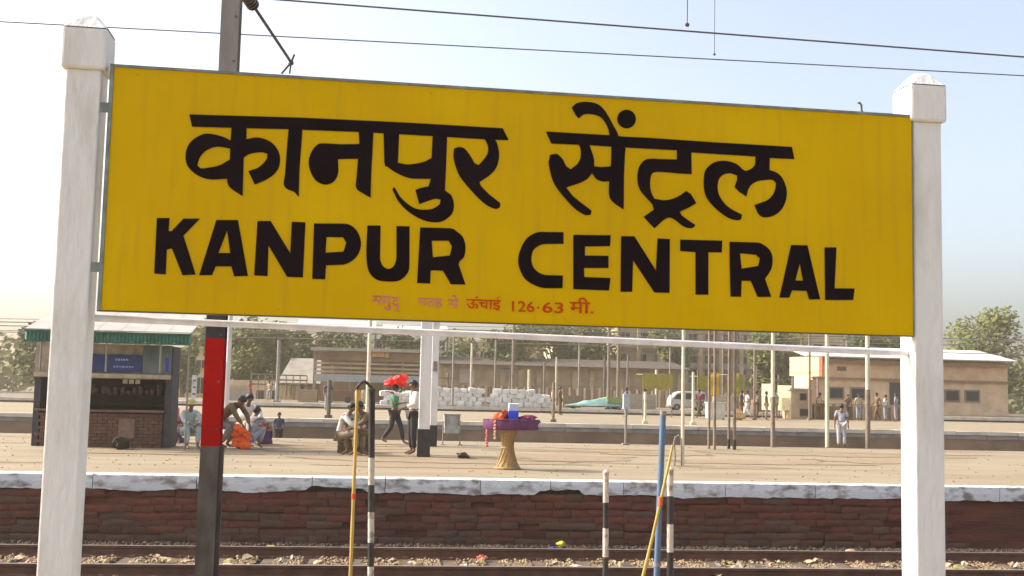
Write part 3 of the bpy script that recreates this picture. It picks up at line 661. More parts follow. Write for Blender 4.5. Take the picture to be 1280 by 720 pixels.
def person(p, rz, kind, label, top, bottom, group=None, h=1.0, hair=m_hair, hat=None, scarf=None, long_sleeve=False, skirt=False, far=False, kurta=False, extra=None):
    t = thing('person', label, 'person', p, rz, group); t.scale = (h, h, h)
    J = pose(kind)
    N = []; Ed = []; ix = {}
    def nd(k, v, r):
        ix[k] = len(N); N.append((v, r)); return ix[k]
    def ed(a, b_): Ed.append((ix[a], ix[b_]))
    nd('pel', J['pel'], (.125, .10)); nd('bel', J['bel'], (.115, .09)); nd('che', J['che'], (.14, .10)); nd('nek', J['nek'], .052)
    hd = (J['top']-J['nek']).normalized(); fwd = V((0, -1, 0)); fwd = (fwd-hd*fwd.dot(hd)).normalized()
    nd('jaw', J['nek']+(J['hed']-J['nek'])*.55+fwd*.015, .062); nd('hed', J['hed'], .082); nd('top', J['hed']+hd*.055, .072)
    for a, b_ in (('pel', 'bel'), ('bel', 'che'), ('che', 'nek'), ('nek', 'jaw'), ('jaw', 'hed'), ('hed', 'top')): ed(a, b_)
    nd('nose', J['hed']+fwd*.098-hd*.012, .011); ed('hed', 'nose')
    for s in 'LR':
        nd('s'+s, J['s'+s], .052); nd('e'+s, J['e'+s], .038); nd('w'+s, J['w'+s], .026)
        ed('che', 's'+s); ed('s'+s, 'e'+s); ed('e'+s, 'w'+s)
        d = (J['w'+s]-J['e'+s]).normalized(); sd_ = d.cross(V((0, 0, 1)) if abs(d.z) < .8 else V((1, 0, 0))).normalized(); dn = d.cross(sd_)
        nd('p'+s, J['w'+s]+d*.07, (.034, .018)); ed('w'+s, 'p'+s)
        if not far:
            for q in range(4):
                o_ = sd_*(q-1.5)*.019; L = (.062, .074, .07, .054)[q]
                nd('f%s%d' % (s, q), J['w'+s]+d*.115+o_, .0085); nd('g%s%d' % (s, q), J['w'+s]+d*(.115+L*.55)+o_+dn*.012, .0078); nd('t%s%d' % (s, q), J['w'+s]+d*(.115+L*.85)+o_+dn*.035, .0068)
                ed('p'+s, 'f%s%d' % (s, q)); ed('f%s%d' % (s, q), 'g%s%d' % (s, q)); ed('g%s%d' % (s, q), 't%s%d' % (s, q))
            nd('th'+s, J['w'+s]+d*.05-sd_*.045+dn*.01, .011); nd('tt'+s, J['w'+s]+d*.095-sd_*.056+dn*.02, .009); ed('w'+s, 'th'+s); ed('th'+s, 'tt'+s)
        nd('h'+s, J['h'+s], .085); nd('k'+s, J['k'+s], .055); nd('a'+s, J['a'+s], .036); ed('pel', 'h'+s); ed('h'+s, 'k'+s); ed('k'+s, 'a'+s)
        nd('o'+s, J['a'+s]+V((0, -.09, -.035)), .033); nd('z'+s, J['a'+s]+V((0, -.17, -.055)), .022); ed('a'+s, 'o'+s); ed('o'+s, 'z'+s)
    skin_mesh(N, Ed, m_skin, 'body', t, 1)
    # garments
    n = []; e = []
    def g(v, r): n.append((v, r)); return len(n)-1
    lowz = J['pel']+(J['pel']-J['bel']).normalized()*(.02 if not kurta else .0)
    a0 = g(J['pel'], (.15, .125)); a1 = g(J['bel'], (.138, .112)); a2 = g(J['che'], (.16, .12)); a3 = g(J['nek']-(J['nek']-J['che']).normalized()*.03, .072)
    e += [(a0, a1), (a1, a2), (a2, a3)]
    for s in 'LR':
        b0 = g(J['s'+s], .070); b1 = g(J['s'+s]+(J['e'+s]-J['s'+s])*.85, .058); e += [(a2, b0), (b0, b1)]
        if long_sleeve:
            b2 = g(J['e'+s]+(J['w'+s]-J['e'+s])*.15, .054); b3 = g(J['e'+s]+(J['w'+s]-J['e'+s])*.9, .042); e += [(b1, b2), (b2, b3)]
        if kurta:
            kk = g(J['h'+s]+(J['k'+s]-J['h'+s])*.75, .115); e += [(a0, kk)]
    skin_mesh(n, e, top, 'shirt', t, 1)
    if bottom is not None:
        n = []; e = []; a0 = g(J['pel']+V((0, 0, .02)), (.138, .115))
        for s in 'LR':
            b0 = g(J['h'+s], .105); b1 = g(J['k'+s], .078); b2 = g(J['a'+s]+(J['k'+s]-J['a'+s])*.12, .062)
            e += [(a0, b0), (b0, b1), (b1, b2)]
        skin_mesh(n, e, bottom, 'trousers' if not skirt else 'underskirt', t, 1)
    if skirt:
        if kind in ('stand', 'walk', 'reach', 'carry'):
            prof = [(.17, .95), (.2, .8), (.22, .5), (.26, .1), (.255, .07)]
        else: prof = [(.16, J['pel'].z+.1), (.2, J['pel'].z+.02), (.25, .12), (.27, .02)]
        obj('skirt', B().lathe(prof[::-1], 20, (0, J['pel'].y-(.12 if kind in ('squat', 'ground', 'sit') else 0), 0), 1, 1, .05), bottom, t, smooth=True)
    # hair / hat
    hc = J['hed']+hd*.03-fwd*.014
    b = B(); bm = bmesh.new(); bmesh.ops.create_uvsphere(bm, u_segments=14, v_segments=9, radius=1)
    rot = hd.to_track_quat('Z', 'Y').to_matrix()
    vs = []; keep = {}
    for v in bm.verts:
        vs.append(hc+rot@V((v.co.x*.086, v.co.y*.1, v.co.z*.1)))
    fs = []
    for f in bm.faces:
        cc = f.calc_center_median(); wv = rot@cc
        if cc.z > -.05 or (wv.dot(fwd) < -.1 and cc.z > -.75): 
            if not (wv.dot(fwd) > .55 and cc.z < .35): fs.append(tuple(v.index for v in f.verts))
    bm.free(); b.add(vs, fs)
    ho = obj('hair', b, hair, t, smooth=True)
    sm = ho.modifiers.new('t', 'SOLIDIFY'); sm.thickness = .012
    if not far:
        sdv = hd.cross(fwd)
        for s in (-1, 1):
            obj('eye', B().blob(J['hed']+fwd*.076+sdv*.03*s+hd*.008, .0095, 1, 0), plain((.03, .02, .02), .3), t)
            obj('ear', B().blob(J['hed']+sdv*.084*s-hd*.005, .02, 1, .1, 0, (.45, .8, 1.2)), m_skin, t)
        obj('mouth', B().box(-.022, .022, -.004, .004, -.004, .004), plain((.16, .05, .04)), t, loc=J['hed']+fwd*.078-hd*.052)
    if hat is not None:
        obj('cap', B().lathe([(.098, -.02), (.104, .03), (.09, .075), (.04, .1), (.01, .104)], 16, tuple(hc+hd*.01)), hat, t, smooth=True)
    if scarf is not None:
        obj('head_scarf', B().lathe([(.15, -.26), (.125, -.16), (.108, -.02), (.11, .04), (.085, .1), (.02, .118)], 16, tuple(hc-fwd*.02), 1, 1, .03), scarf, t, smooth=True)
    return t

cW = plain((.68, .65, .60)); cK = plain((.15, .095, .045)); cBr = plain((.17, .095, .05)); cBl = plain((.03, .028, .03)); cGr = plain((.30, .32, .36)); cTe = plain((.42, .50, .49))
cRe = plain((.5, .03, .04)); cPi = plain((.55, .16, .22)); cOr = plain((.80, .17, .02)); cPu = plain((.09, .035, .10)); cBg = plain((.45, .36, .26)); cGn = plain((.06, .22, .12)); cNv = plain((.05, .07, .14)); cYe = plain((.65, .6, .25))
F = lambda x, y, z=PZ: onz(x, y, z)
gl = 'people waiting beside the stall and mast'
person(F(234, 560), radians(25), 'sit', 'seated man in pale teal kurta and yellow cap between the stall and the mast', cTe, cTe, gl, hat=cYe, long_sleeve=True, kurta=True, h=.96)
person(F(217, 553), radians(10), 'ground', 'person in pink sitting in the shade against the stall wall', cPi, cPu, gl, skirt=True, scarf=cPi, h=.95)
person(F(283, 560), radians(65), 'bend', 'man in a brown shirt bending low just right of the red-banded mast', cBr, plain((.25, .21, .18)), gl, long_sleeve=True, h=1.08)
b = B()
for i in range(8): b.blob((random.uniform(-.13, .15), random.uniform(-.1, .1), .08+.055*i*random.uniform(.7, 1.1)), random.uniform(.11, .15)*(1-.05*i), 2, .4, i+20, (1.1, 1, 1))
tag(obj('orange_bundle', b, plain((.85, .12, .01)), loc=F(299, 561), smooth=True), 'bright orange cloth bundle heaped on the platform right of the red-banded mast', 'bundle')
person(F(313, 560), radians(150), 'squat', 'squatting man in a grey shirt seen from behind, right of the orange cloth', cGr, cGr, gl, h=1.0)
person(F(329, 555), radians(-60), 'squat', 'squatting woman in red with a purple skirt, rightmost of the waiting group', cRe, cPu, gl, skirt=True, h=.92)
person(F(305, 556), radians(30), 'sit', 'seated person in a white shirt behind the squatting man', cW, cBg, gl, long_sleeve=True, h=1.1)
person(at(348, 545, 43)*1.0+Vector((0, 0, -at(348, 545, 43).z+.02)), radians(20), 'stand', 'dark-clothed figure out on the far tracks right of the waiting group', cNv, cBl, h=.88, far=True)
pg = 'pair of men sitting behind the yellow bamboo pole'
person(F(428, 568), radians(60), 'sit', 'seated man in a pale shirt, forearms on knees, left of the bamboo pole', plain((.52, .50, .46)), plain((.22, .17, .12)), pg, long_sleeve=True, h=1.0)
person(F(455, 568), radians(-40), 'sit', 'seated man in khaki brown behind the tall banded post', cK, cK, pg, long_sleeve=True, h=1.03)
for (px, lb) in ((433, 'low brown crate under the left seated man'), (456, 'low brown crate under the khaki-clad seated man')):
    q = F(px, 566.5)
    c_ = thing('crate', lb, 'crate', (q.x, q.y+.12, PZ))
    for k in range(3): obj('slat', B().box(-.2, .2, -.2, -.185, .01+k*.1, .09+k*.1), cK, c_); obj('slat', B().box(-.2, .2, .185, .2, .01+k*.1, .09+k*.1), cK, c_)
    obj('lid', B().box(-.2, .2, -.2, .2, .3, .315), cK, c_)
    for sx_ in (-1, 1): obj('end_panel', B().box(min(sx_*.185, sx_*.17), max(sx_*.185, sx_*.17), -.18, .18, .01, .298), cK, c_)
w1 = F(492, 556)
carrier = person(w1, radians(70), 'carry', 'porter in green and white walking with a red bundle balanced on his head', cGn, cBl, long_sleeve=False, h=.93)
w2 = F(515, 568)
person(w2, radians(-72), 'reach', 'man in a white shirt and black trousers facing left beside the thick white column', cW, cBl, long_sleeve=True, h=1.0)
b = B(); 
for i in range(9): b.blob((random.uniform(-.2, .2), random.uniform(-.12, .12), random.uniform(.05, .2)), random.uniform(.09, .13), 2, .35, i, (1.2, 1, .8))
hp = w1+Vector((.05, 0, 1.63*.93)); rb = tag(obj('red_bundle', b, plain((.95, .012, .008), .6, .05), loc=hp, smooth=True), 'bright red cloth bundle carried on the head of the porter', 'bundle')
person(F(1052, 560), radians(160), 'stand', 'boy in grey-blue standing by a pole near the back edge of the opposite platform', plain((.36, .37, .42)), plain((.4, .38, .4)), h=.78)
fg = 'people on the far platforms'
def farp(px, py, z, Y, lb, top, bot, kind='stand', rz=0, **k):
    q = at(px, py, Y); person((q.x, Y, PZ), rz, kind, lb, top, bot, fg, far=True, **k)
far_list = [
 (336, 92, 'far standing figure in grey trousers, left one of two behind the waiting group', cBg, cGr, 'stand'), (345, 93, 'far standing figure with dark trousers, right one of two behind the waiting group', cGr, cNv, 'stand'),
 (312, 90, 'distant woman in a red headscarf above the waiting group', cRe, cRe, 'walk'), (410, 61, 'distant person in dark blue in front of the cream building', cNv, cGr, 'stand'),
 (640, 88, 'distant person in white directly above the vendor tray', cW, cNv, 'stand'), (665, 90, 'distant person in dull green right of the vendor tray', plain((.25, .3, .22)), cBg, 'walk'),
 (700, 64, 'distant man in brown left of the teal tarpaulin', cBr, cBr, 'stand'), (691, 65, 'distant man in tan clothes left of the man in brown', cBg, cK, 'stand'),
 (783, 62, 'distant person in blue-grey right of the teal tarpaulin', plain((.25, .3, .4)), cGr, 'stand'), (806, 66, 'distant figure in cream under the olive awning', plain((.5, .45, .36)), cBr, 'stand'),
 (874, 63, 'distant figure in maroon behind the white van', plain((.2, .05, .07)), cK, 'walk'), (927, 62, 'distant person in dark purple near the cream box', plain((.08, .04, .08)), cBr, 'stand'),
 (934, 64, 'distant person in white beside the dark purple one', cW, cW, 'walk'), (946, 66, 'distant man in tan left of the grey hut', cBg, cK, 'stand'),
 (958, 62, 'distant man in brown with white cap left of the grey hut', cBr, cBg, 'stand'), (968, 63, 'distant man in grey just left of the grey hut', cGr, cK, 'walk'),
 (1025, 66, 'distant person in a tan shirt in front of the pink building', cBg, cBr, 'stand'), (1060, 66, 'distant person in brown in front of the pink building', cBr, cK, 'stand'),
 (1073, 65, 'distant person in pale shirt by the middle of the pink building', cBg, cGr, 'stand'), (1096, 66, 'distant person in brown right of the two-tone pole', cBr, cBr, 'walk'),
 (1107, 65, 'distant person in white by the dark doorway of the pink building', cW, cGr, 'stand'), (1120, 64, 'distant person in grey nearest the right white post', cGr, plain((.3, .27, .3)), 'stand')]
for (px, Y, lb, a, c, kd) in far_list:
    farp(px, 500, PZ, Y, lb, a, c, kd, random.uniform(-2.5, 2.5), h=random.uniform(.95, 1.04))

# ================================================================ vendor's cane stand and tray
q = F(634, 586)
t = thing('cane_stand', 'hourglass-shaped woven cane stand on the opposite platform holding a vendor tray', 'stand', q)
obj('woven_body', B().lathe([(.235, 0), (.215, .06), (.165, .16), (.12, .32), (.105, .42), (.115, .52), (.155, .68), (.19, .77)], 28, wob=.015), m_cane, t, smooth=True)
for z_, r_ in ((.02, .243), (.40, .112), (.77, .198)):
    obj('binding_ring', B().lathe([(r_, -.02), (r_+.012, -.01), (r_+.012, .01), (r_, .02)], 24, (0, 0, z_)), m_cane, t, smooth=True)
for k in range(14):
    a = 2*pi*k/14; pts = [(r*cos(a+z*1.3), r*sin(a+z*1.3), z) for r, z in ((.236, .03), (.176, .15), (.127, .32), (.112, .42), (.122, .52), (.161, .68), (.195, .76))]
    obj('cane_rib', B().tube(pts, .007, 5), m_cane, t)
tq = Vector(q)+Vector((.06, 0, .79))
tr = thing('vendor_tray', 'wide oval tray draped in dark purple cloth on the cane stand', 'tray', tq)
obj('basket', B().lathe([(.30, 0), (.46, .04), (.52, .10), (.53, .14), (.50, .14), (.45, .08), (.1, .06)], 26, (0, 0, 0), 1, .72, .015), plain((.10, .025, .06)), tr, smooth=True)
obj('cloth_edge', B().lathe([(.525, .145), (.545, .08), (.52, -.03), (.50, -.05)], 30, (0, 0, 0), 1, .73, .05), plain((.13, .03, .10)), tr, smooth=True)
def good(dx, dy, dz, b, col, lb, name, cat): return tag(obj(name, b, plain(col), loc=tq+Vector((dx, dy, dz)), smooth=False), lb, cat)
good(.02, -.12, .14, B().box(-.09, .09, -.07, .07, 0, .17, .006), (.05, .07, .6), 'bright blue packet standing on the vendor tray', 'blue_packet', 'packet')
good(.05, .10, .14, B().box(-.10, .10, -.06, .06, 0, .30, .01), (.62, .62, .60), 'white packet behind the blue one on the vendor tray', 'white_packet', 'packet')
good(-.24, -.1, .12, B().blob((0, 0, .07), .11, 2, .45, 2, (1.2, 1, .9)), (.75, .12, .03), 'orange-red heap at the left of the vendor tray', 'snack_heap', 'food')
good(-.12, .02, .13, B().blob((0, 0, .09), .09, 2, .45, 5, (1, 1, 1.3)), (.55, .04, .03), 'small dark red heap in the middle of the vendor tray', 'snack_heap', 'food')
good(.26, -.04, .12, B().blob((0, 0, .03), .15, 2, .35, 8, (1.3, 1, .5)), (.22, .03, .07), 'maroon cloth heap at the right of the vendor tray', 'cloth_heap', 'cloth')
b = B()
for k in range(9): b.blob((.008*(k % 2), -.02, -.06*k), .034, 1, .2, k)
good(-.47, -.02, .12, b, (.72, .16, .16), 'pink garland hanging from the left end of the vendor tray', 'garland', 'garland')
b = B()
for k in range(6): b.blob((.008*(k % 2), -.02, -.06*k), .03, 1, .2, k)
good(-.34, -.28, .10, b, (.75, .35, .2), 'orange garland hanging from the front of the vendor tray', 'garland', 'garland')
good(.49, -.1, .06, B().blob((0, 0, 0), .07, 2, .3, 12, (1.2, 1, .7)), (.70, .66, .60), 'white paper wad at the right rim of the vendor tray', 'paper_wad', 'paper')

q = F(579, 573); tag(obj('cloth_bag', B().blob((0, 0, .06), .1, 2, .5, 9, (1.4, 1, .7)), plain((.09, .05, .03)), loc=q, smooth=True), 'small dark brown bag lying on the platform between the columns and the cane stand', 'bag')
q = F(152, 561); tag(obj('cloth_bag', B().blob((0, 0, .12), .17, 2, .4, 19, (1.1, 1, .9)), plain((.03, .02, .018)), loc=(q.x, q.y-.15, PZ), smooth=True), 'black bag lying against the front of the stall counter', 'bag')
# ================================================================ columns and poles on the opposite platform
def column(px, py, w, topz, black_px, label, group=None, mtop=m_white, mbot=m_black, split=None):
    q = F(px, py); Y = q.y; s = w/ppm(Y)/2
    t = thing('column' if w > 7 else 'pole', label, 'column' if w > 7 else 'pole', (q.x, q.y, PZ), 0, group)
    bz = (black_px/ppm(Y)) if split is None else at(px, split, Y).z-PZ
    if w > 7:
        obj('painted_base', B().box(-s*1.12, s*1.12, -s*1.1, s*1.1, 0, bz), mbot, t, bevel=.006)
        obj('shaft', B().box(-s, s, -s, s, bz, topz-PZ), mtop, t, bevel=.01)
    else:
        if bz > 0: obj('painted_base', B().tube([(0, 0, 0), (0, 0, bz)], s*1.12, 10), mbot, t, smooth=True)
        obj('shaft', B().tube([(0, 0, bz), (0, 0, topz-PZ)], s, 10), mtop, t, smooth=True)
    return t, q
m_cream = mat('cream_paint', (.66, .57, .42), .6, .08, 6, .1)
m_brpole = mat('brown_pole_paint', (.22, .16, .12), .7, .15, 6, .1)
cg = 'white columns with black bases'
c1, q1 = column(529, 571, 14, PZ+4.2, 34, 'thick white column with a black base, nearer of the pair left of centre', cg)
c2, q2 = column(541, 558, 8.5, PZ+4.2, 26, 'thinner white column with a black base just behind the thick one', cg)
obj('bracket_box', B().box(-.05, .05, -.16, -.1, 1.9, 2.15), m_steel, c2)
pgp = 'slim poles on the opposite platform'
column(853, 581, 4.4, PZ+4.0, 0, 'slim cream pole on the platform right of the blue pole', pgp, m_cream)
column(458, 549, 5, PZ+4.2, 0, 'pale slim pole rising behind the khaki-clad seated man', pgp, m_cream)
column(886, 561, 3.5, PZ+4.0, 0, 'brown slim pole with yellow cloth strips, left of a close pair', pgp, m_brpole)
column(893, 562, 3.8, PZ+4.0, 0, 'brown slim pole with yellow cloth strips, right of a close pair', pgp, m_brpole)
column(911, 561, 3.5, PZ+4.0, 12, 'dull brown slim pole, left of a pair, near the cream box', pgp, m_brpole)
column(918, 562, 4, PZ+4.0, 12, 'dull brown slim pole, right of a pair, near the cream box', pgp, m_brpole)
column(966, 559, 5, PZ+4.0, 0, 'pale pole turning brown halfway down, left of the grey hut', pgp, m_cream, m_brpole, 496)
column(1034, 559, 5, PZ+4.0, 0, 'slim all-cream pole in front of the pink building', pgp, m_cream)
hy = F(1085, 560).y; hz_ = at(1078, 134, hy).z
ct, cq = column(1085, 560, 5.5, hz_-.3, 0, 'very tall two-tone pole near the right post, its hooked tip above the board', pgp, m_cream, m_brpole, 487)
hx = at(1077, 150, hy).x-cq.x
obj('hooked_tip', B().tube([(0, 0, hz_-PZ-.35), (hx, 0, hz_-PZ-.1), (hx, 0, hz_-PZ+.05), (hx-.05, 0, hz_-PZ+.13), (hx-.12, 0, hz_-PZ+.12)], .032, 8), m_darksteel, ct, smooth=True)
column(281, 549, 6, PZ+4.2, 0, 'whitish pole standing just right of the red-banded mast', pgp, m_white)
q = at(275, 500, F(281, 549).y); tag(obj('hanging_cloth', B().box(-.12, .02, -.05, .0, -.1, 1.1, .02), plain((.14, .05, .12)), loc=(q.x, q.y, q.z)), 'dark purple cloth hanging on the whitish pole right of the mast', 'cloth')
for (px, lb) in ((888.5, 'yellow cloth strip tied to the left of the paired brown poles'), (895, 'yellow cloth strip tied to the right of the paired brown poles'), (920, 'olive yellow cloth strip on the pole by the cream box')):
    q = at(px, 495, 30.9); bb = B(); vs = []; fs = []
    for k in range(9):
        zz_ = (k/8)*.66; vs += [(-.05+.012*sin(k*1.7), .02*sin(k*1.1), zz_), (.055+.01*sin(k*1.3), .02*cos(k*1.4), zz_)]
    fs = [(2*k, 2*k+1, 2*k+3, 2*k+2) for k in range(8)]
    o = tag(obj('cloth_strip', B().add(vs, fs), plain((.62, .40, .02) if px < 900 else (.42, .36, .05)), loc=(q.x, q.y-.08, q.z)), lb, 'cloth', 'yellow cloth strips on the poles')
    o.modifiers.new('t', 'SOLIDIFY').thickness = .01
# loop-topped rail beside the slim cream pole
q = F(846, 582); t = thing('hoop_rail', 'small bent hoop rail standing beside the slim cream pole', 'rail', q)
s = 1/ppm(q.y)
obj('hoop', B().tube([(-3*s, 0, 0), (-2*s, 0, 12*s), (-4*s, 0, 28*s), (-2*s, 0, 36*s), (2*s, 0, 38*s), (5*s, 0, 34*s), (6*s, 0, 20*s), (6*s, 0, 0)], .018, 8), m_steel, t, smooth=True)
# other slim uprights further off (between the far tracks and on the far platforms)
far_poles = [(410, 535, 50.5, 5, 475, m_darksteel, 'dark slim pole on the far platform edge, left of the seated pair'),
 (345, 530, 86, 4.5, 425, m_steel, 'grey pole against the trees behind the waiting group'), (640, 520, 86, 4, 400, m_brpole, 'brown pole rising behind the vendor tray'),
 (660, 520, 88, 3, 462, m_cream, 'short pale upright right of the vendor tray'), (691, 545, 51, 4, 478, m_brpole, 'brown pole left of the teal tarpaulin'),
 (760, 520, 85, 4, 405, m_brpole, 'brown pole behind the teal tarpaulin, left of two'), (772, 520, 86, 4, 405, m_brpole, 'brown pole behind the teal tarpaulin, right of two'),
 (806, 546, 51, 3.5, 490, m_cream, 'cream upright on the far platform edge under the olive awning'), (866, 545, 51, 3.5, 465, m_cream, 'pale upright right of the slim cream pole'),
 (943, 520, 62, 3, 430, m_brpole, 'thin brown upright left of the grey hut'), (565, 520, 85, 3, 410, m_steel, 'thin grey upright behind the white sacks'),
 (1012, 520, 64, 3, 400, m_brpole, 'thin brown upright at the corner of the pink building')]
for (px, py, Y, w, top, mm, lb) in far_poles:
    q = at(px, py, Y); zt = at(px, top, Y).z; z0 = PZ if (49 < Y < 68 or 84 < Y) else 0
    t = thing('pole', lb, 'pole', (q.x, Y, z0), 0, 'slim uprights on the far tracks and platforms')
    obj('shaft', B().tube([(0, 0, 0), (0, 0, zt-z0)], w/ppm(Y)/2, 8), mm, t, smooth=True)
    obj('foot', B().box(-w*.9/ppm(Y), w*.9/ppm(Y), -w*.9/ppm(Y), w*.9/ppm(Y), 0, .12), mm, t)
q = at(782, 553, 31.3); t = thing('signal_box_post', 'grey post carrying a small pale box, right of the teal tarpaulin', 'signal post', (q.x, 31.3, PZ))
obj('stem', B().tube([(0, 0, 0), (0, 0, 1.05)], .035, 8), m_steel, t, smooth=True)
obj('box', B().box(-.09, .09, -.07, .07, 1.0, 1.42), plain((.42, .46, .50)), t, bevel=.01)
obj('foot', B().box(-.1, .1, -.1, .1, 0, .04), m_steel, t)
# grey metal bin on legs
q = F(564, 556); t = thing('metal_bin', 'grey sheet metal litter bin on two legs behind the white columns', 'litter bin', q)
obj('drum', B().box(-.2, .2, -.16, .16, .30, .78, 0, -.08), plain((.40, .39, .37)), t, bevel=.02)
obj('rim', B().box(-.225, .225, -.185, .185, .78, .81), plain((.34, .33, .31)), t)
for s in (-1, 1):
    obj('leg', B().tube([(s*.225, 0, 0), (s*.215, 0, .62)], .018, 8), m_steel, t); obj('foot', B().box(s*.225-.05, s*.225+.05, -.12, .12, 0, .015), m_steel, t)
    obj('bracket', B().box(s*.16-.02, s*.16+.02, -.2, -.16, .5, .78), m_steel, t)

# ================================================================ kiosk
KY = F(215, 560).y
def kx(px): return at(px, 500, KY).x
def kz(py): return at(175, py, KY).z-PZ
xr = kx(214); xl = kx(40)
W = xr-xl
k0 = thing('kiosk', 'brown platform stall with a blue sign board and green edged awning at the far left', 'kiosk', (xr, KY, PZ))
X = lambda px: kx(px)-xr
D = .85
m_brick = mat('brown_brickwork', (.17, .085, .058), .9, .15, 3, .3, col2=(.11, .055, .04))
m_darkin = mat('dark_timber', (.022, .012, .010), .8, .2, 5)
# counter of single bricks (front)
nb = 0; z = 0.0; hb = .075; bme = {}
ctop = kz(516)
obj('counter_core', B().box(X(45), X(205), .12, .5, 0, ctop-.02), m_brick, k0)
row = 0
protob = None
while z < ctop-.03 and row < 14:
    x = X(45)+.12-(row % 2)*.115
    while x < X(205)-.06:
        w_ = min(.225, X(205)-x)
        if protob is None or w_ < .224:
            o = obj('brick', B().box(0, w_-.012, 0, .1, 0, hb-.012, .003), m_brick, k0)
            if w_ >= .224: protob = o
        else:
            o = protob.copy(); C.objects.link(o); o.parent = k0
        o.location = (x, random.uniform(-.006, .006), z+.004); x += .225; nb += 1
    z += hb; row += 1
obj('counter_top', B().box(X(45), X(207), -.08, .55, ctop, ctop+.05), plain((.14, .08, .06)), k0, bevel=.01)
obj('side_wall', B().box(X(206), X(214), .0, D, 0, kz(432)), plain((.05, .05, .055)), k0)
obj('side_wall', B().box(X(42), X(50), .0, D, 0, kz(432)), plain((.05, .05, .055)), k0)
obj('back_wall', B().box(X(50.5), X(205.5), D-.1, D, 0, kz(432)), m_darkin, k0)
obj('fascia', B().box(X(42), X(212), -.04, .05, kz(474), kz(431)), mat('beige_fascia', (.36, .30, .24), .8), k0)
obj('ledge', B().box(X(42), X(213), -.12, -.041, kz(473), kz(468)), plain((.46, .38, .28)), k0)
bs = obj('sign_board', B().box(X(70), X(176), -.1, -.05, kz(466), kz(444)), plain((.012, .035, .16), .5), k0)
for (py, x0, x1, hh) in ((449, 143, 160, .045), (458, 141, 165, .035)):
    b = B(); xx = X(x0)
    while xx < X(x1):
        ww = random.uniform(.03, .07); b.box(xx, xx+ww, -.106, -.101, kz(py)-hh, kz(py)); xx += ww+.02
    obj('worn_marking', b, plain((.28, .36, .55)), bs)
obj('side_panel', B().box(X(177), X(212), -.08, -.045, kz(467), kz(433)), mat('grey_green_panel', (.13, .16, .17), .6, .2, 3), k0)
obj('blue_strip', B().box(X(206), X(210), -.085, -.0805, kz(464), kz(447)), plain((.06, .06, .4)), k0)
for px in (151, 159, 167): obj('tube_light', B().box(X(px)-.05, X(px)+.05, .3, .35, kz(480), kz(474)-.01), plain((.6, .55, .45)), k0)
# shelves and jars inside
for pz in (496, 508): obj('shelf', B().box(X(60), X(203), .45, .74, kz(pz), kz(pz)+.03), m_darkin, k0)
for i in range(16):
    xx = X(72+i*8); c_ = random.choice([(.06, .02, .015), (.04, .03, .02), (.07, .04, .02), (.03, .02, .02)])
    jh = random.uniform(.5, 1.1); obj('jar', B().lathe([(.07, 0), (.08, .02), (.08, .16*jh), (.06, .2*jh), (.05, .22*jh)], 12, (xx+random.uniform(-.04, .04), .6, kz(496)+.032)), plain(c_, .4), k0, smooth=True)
obj('poster', B().box(X(150), X(170), -.012, -.006, kz(548), kz(524)), plain((.22, .13, .09)), k0)
# awning: green corrugated valance plus grey sheet
m_green = mat('faded_green_sheet', (.08, .24, .17), .6, .2, 4, .1, col2=(.04, .15, .10))
b = B(); n = 90; vs = []; fs = []
for i in range(n+1):
    xx = X(40)+(X(243)-X(40))*i/n; yy = -.75+.02*cos(i*pi)
    vs += [(xx, yy, kz(430)+(.02*math.sin(i*.8))), (xx, yy, kz(419))]
for i in range(n): fs.append((2*i, 2*i+2, 2*i+3, 2*i+1))
o = obj('valance', B().add(vs, fs), m_green, k0); o.modifiers.new('t', 'SOLIDIFY').thickness = .006
for py in (430.5, 418.5): obj('valance_rail', B().box(X(40), X(243), -.80, -.765, kz(py)-.02, kz(py)+.02), plain((.03, .11, .08)), k0)
for i in range(7): obj('awning_sheet', B().prismx([(-.78, kz(418)+.025), (-.78, kz(418)+.04), (D+.4, kz(398)+.2), (D+.4, kz(398)+.185)], X(40)+(X(243)-X(40))*i/7+.004, X(40)+(X(243)-X(40))*(i+1)/7-.004), mat('grey_awning_sheet', (.40, .37, .33), .8, .1, 2, .1), k0)
for px in (60, 140, 206, 241):
    obj('awning_prop', B().tube([(X(px), -.7, 0 if px == 241 else kz(466)), (X(px), -.72, kz(420))], .022, 8), m_steel, k0)
# narrow white upright notice beside the kiosk
q = at(242, 498, KY-.3); t = thing('notice_strip', 'narrow white upright notice hanging between the stall and the mast', 'notice', q)
obj('board', B().box(-.055, .055, -.01, .01, 0, .52), plain((.66, .66, .62)), t); obj('cord', B().tube([(0, 0, .52), (0, 0, 1.3)], .01, 6), m_steel, t)
for k in range(3): obj('blue_mark', B().box(-.03, .035, -.014, -.0105, .08+k*.15, .12+k*.15), plain((.12, .16, .2)), t)

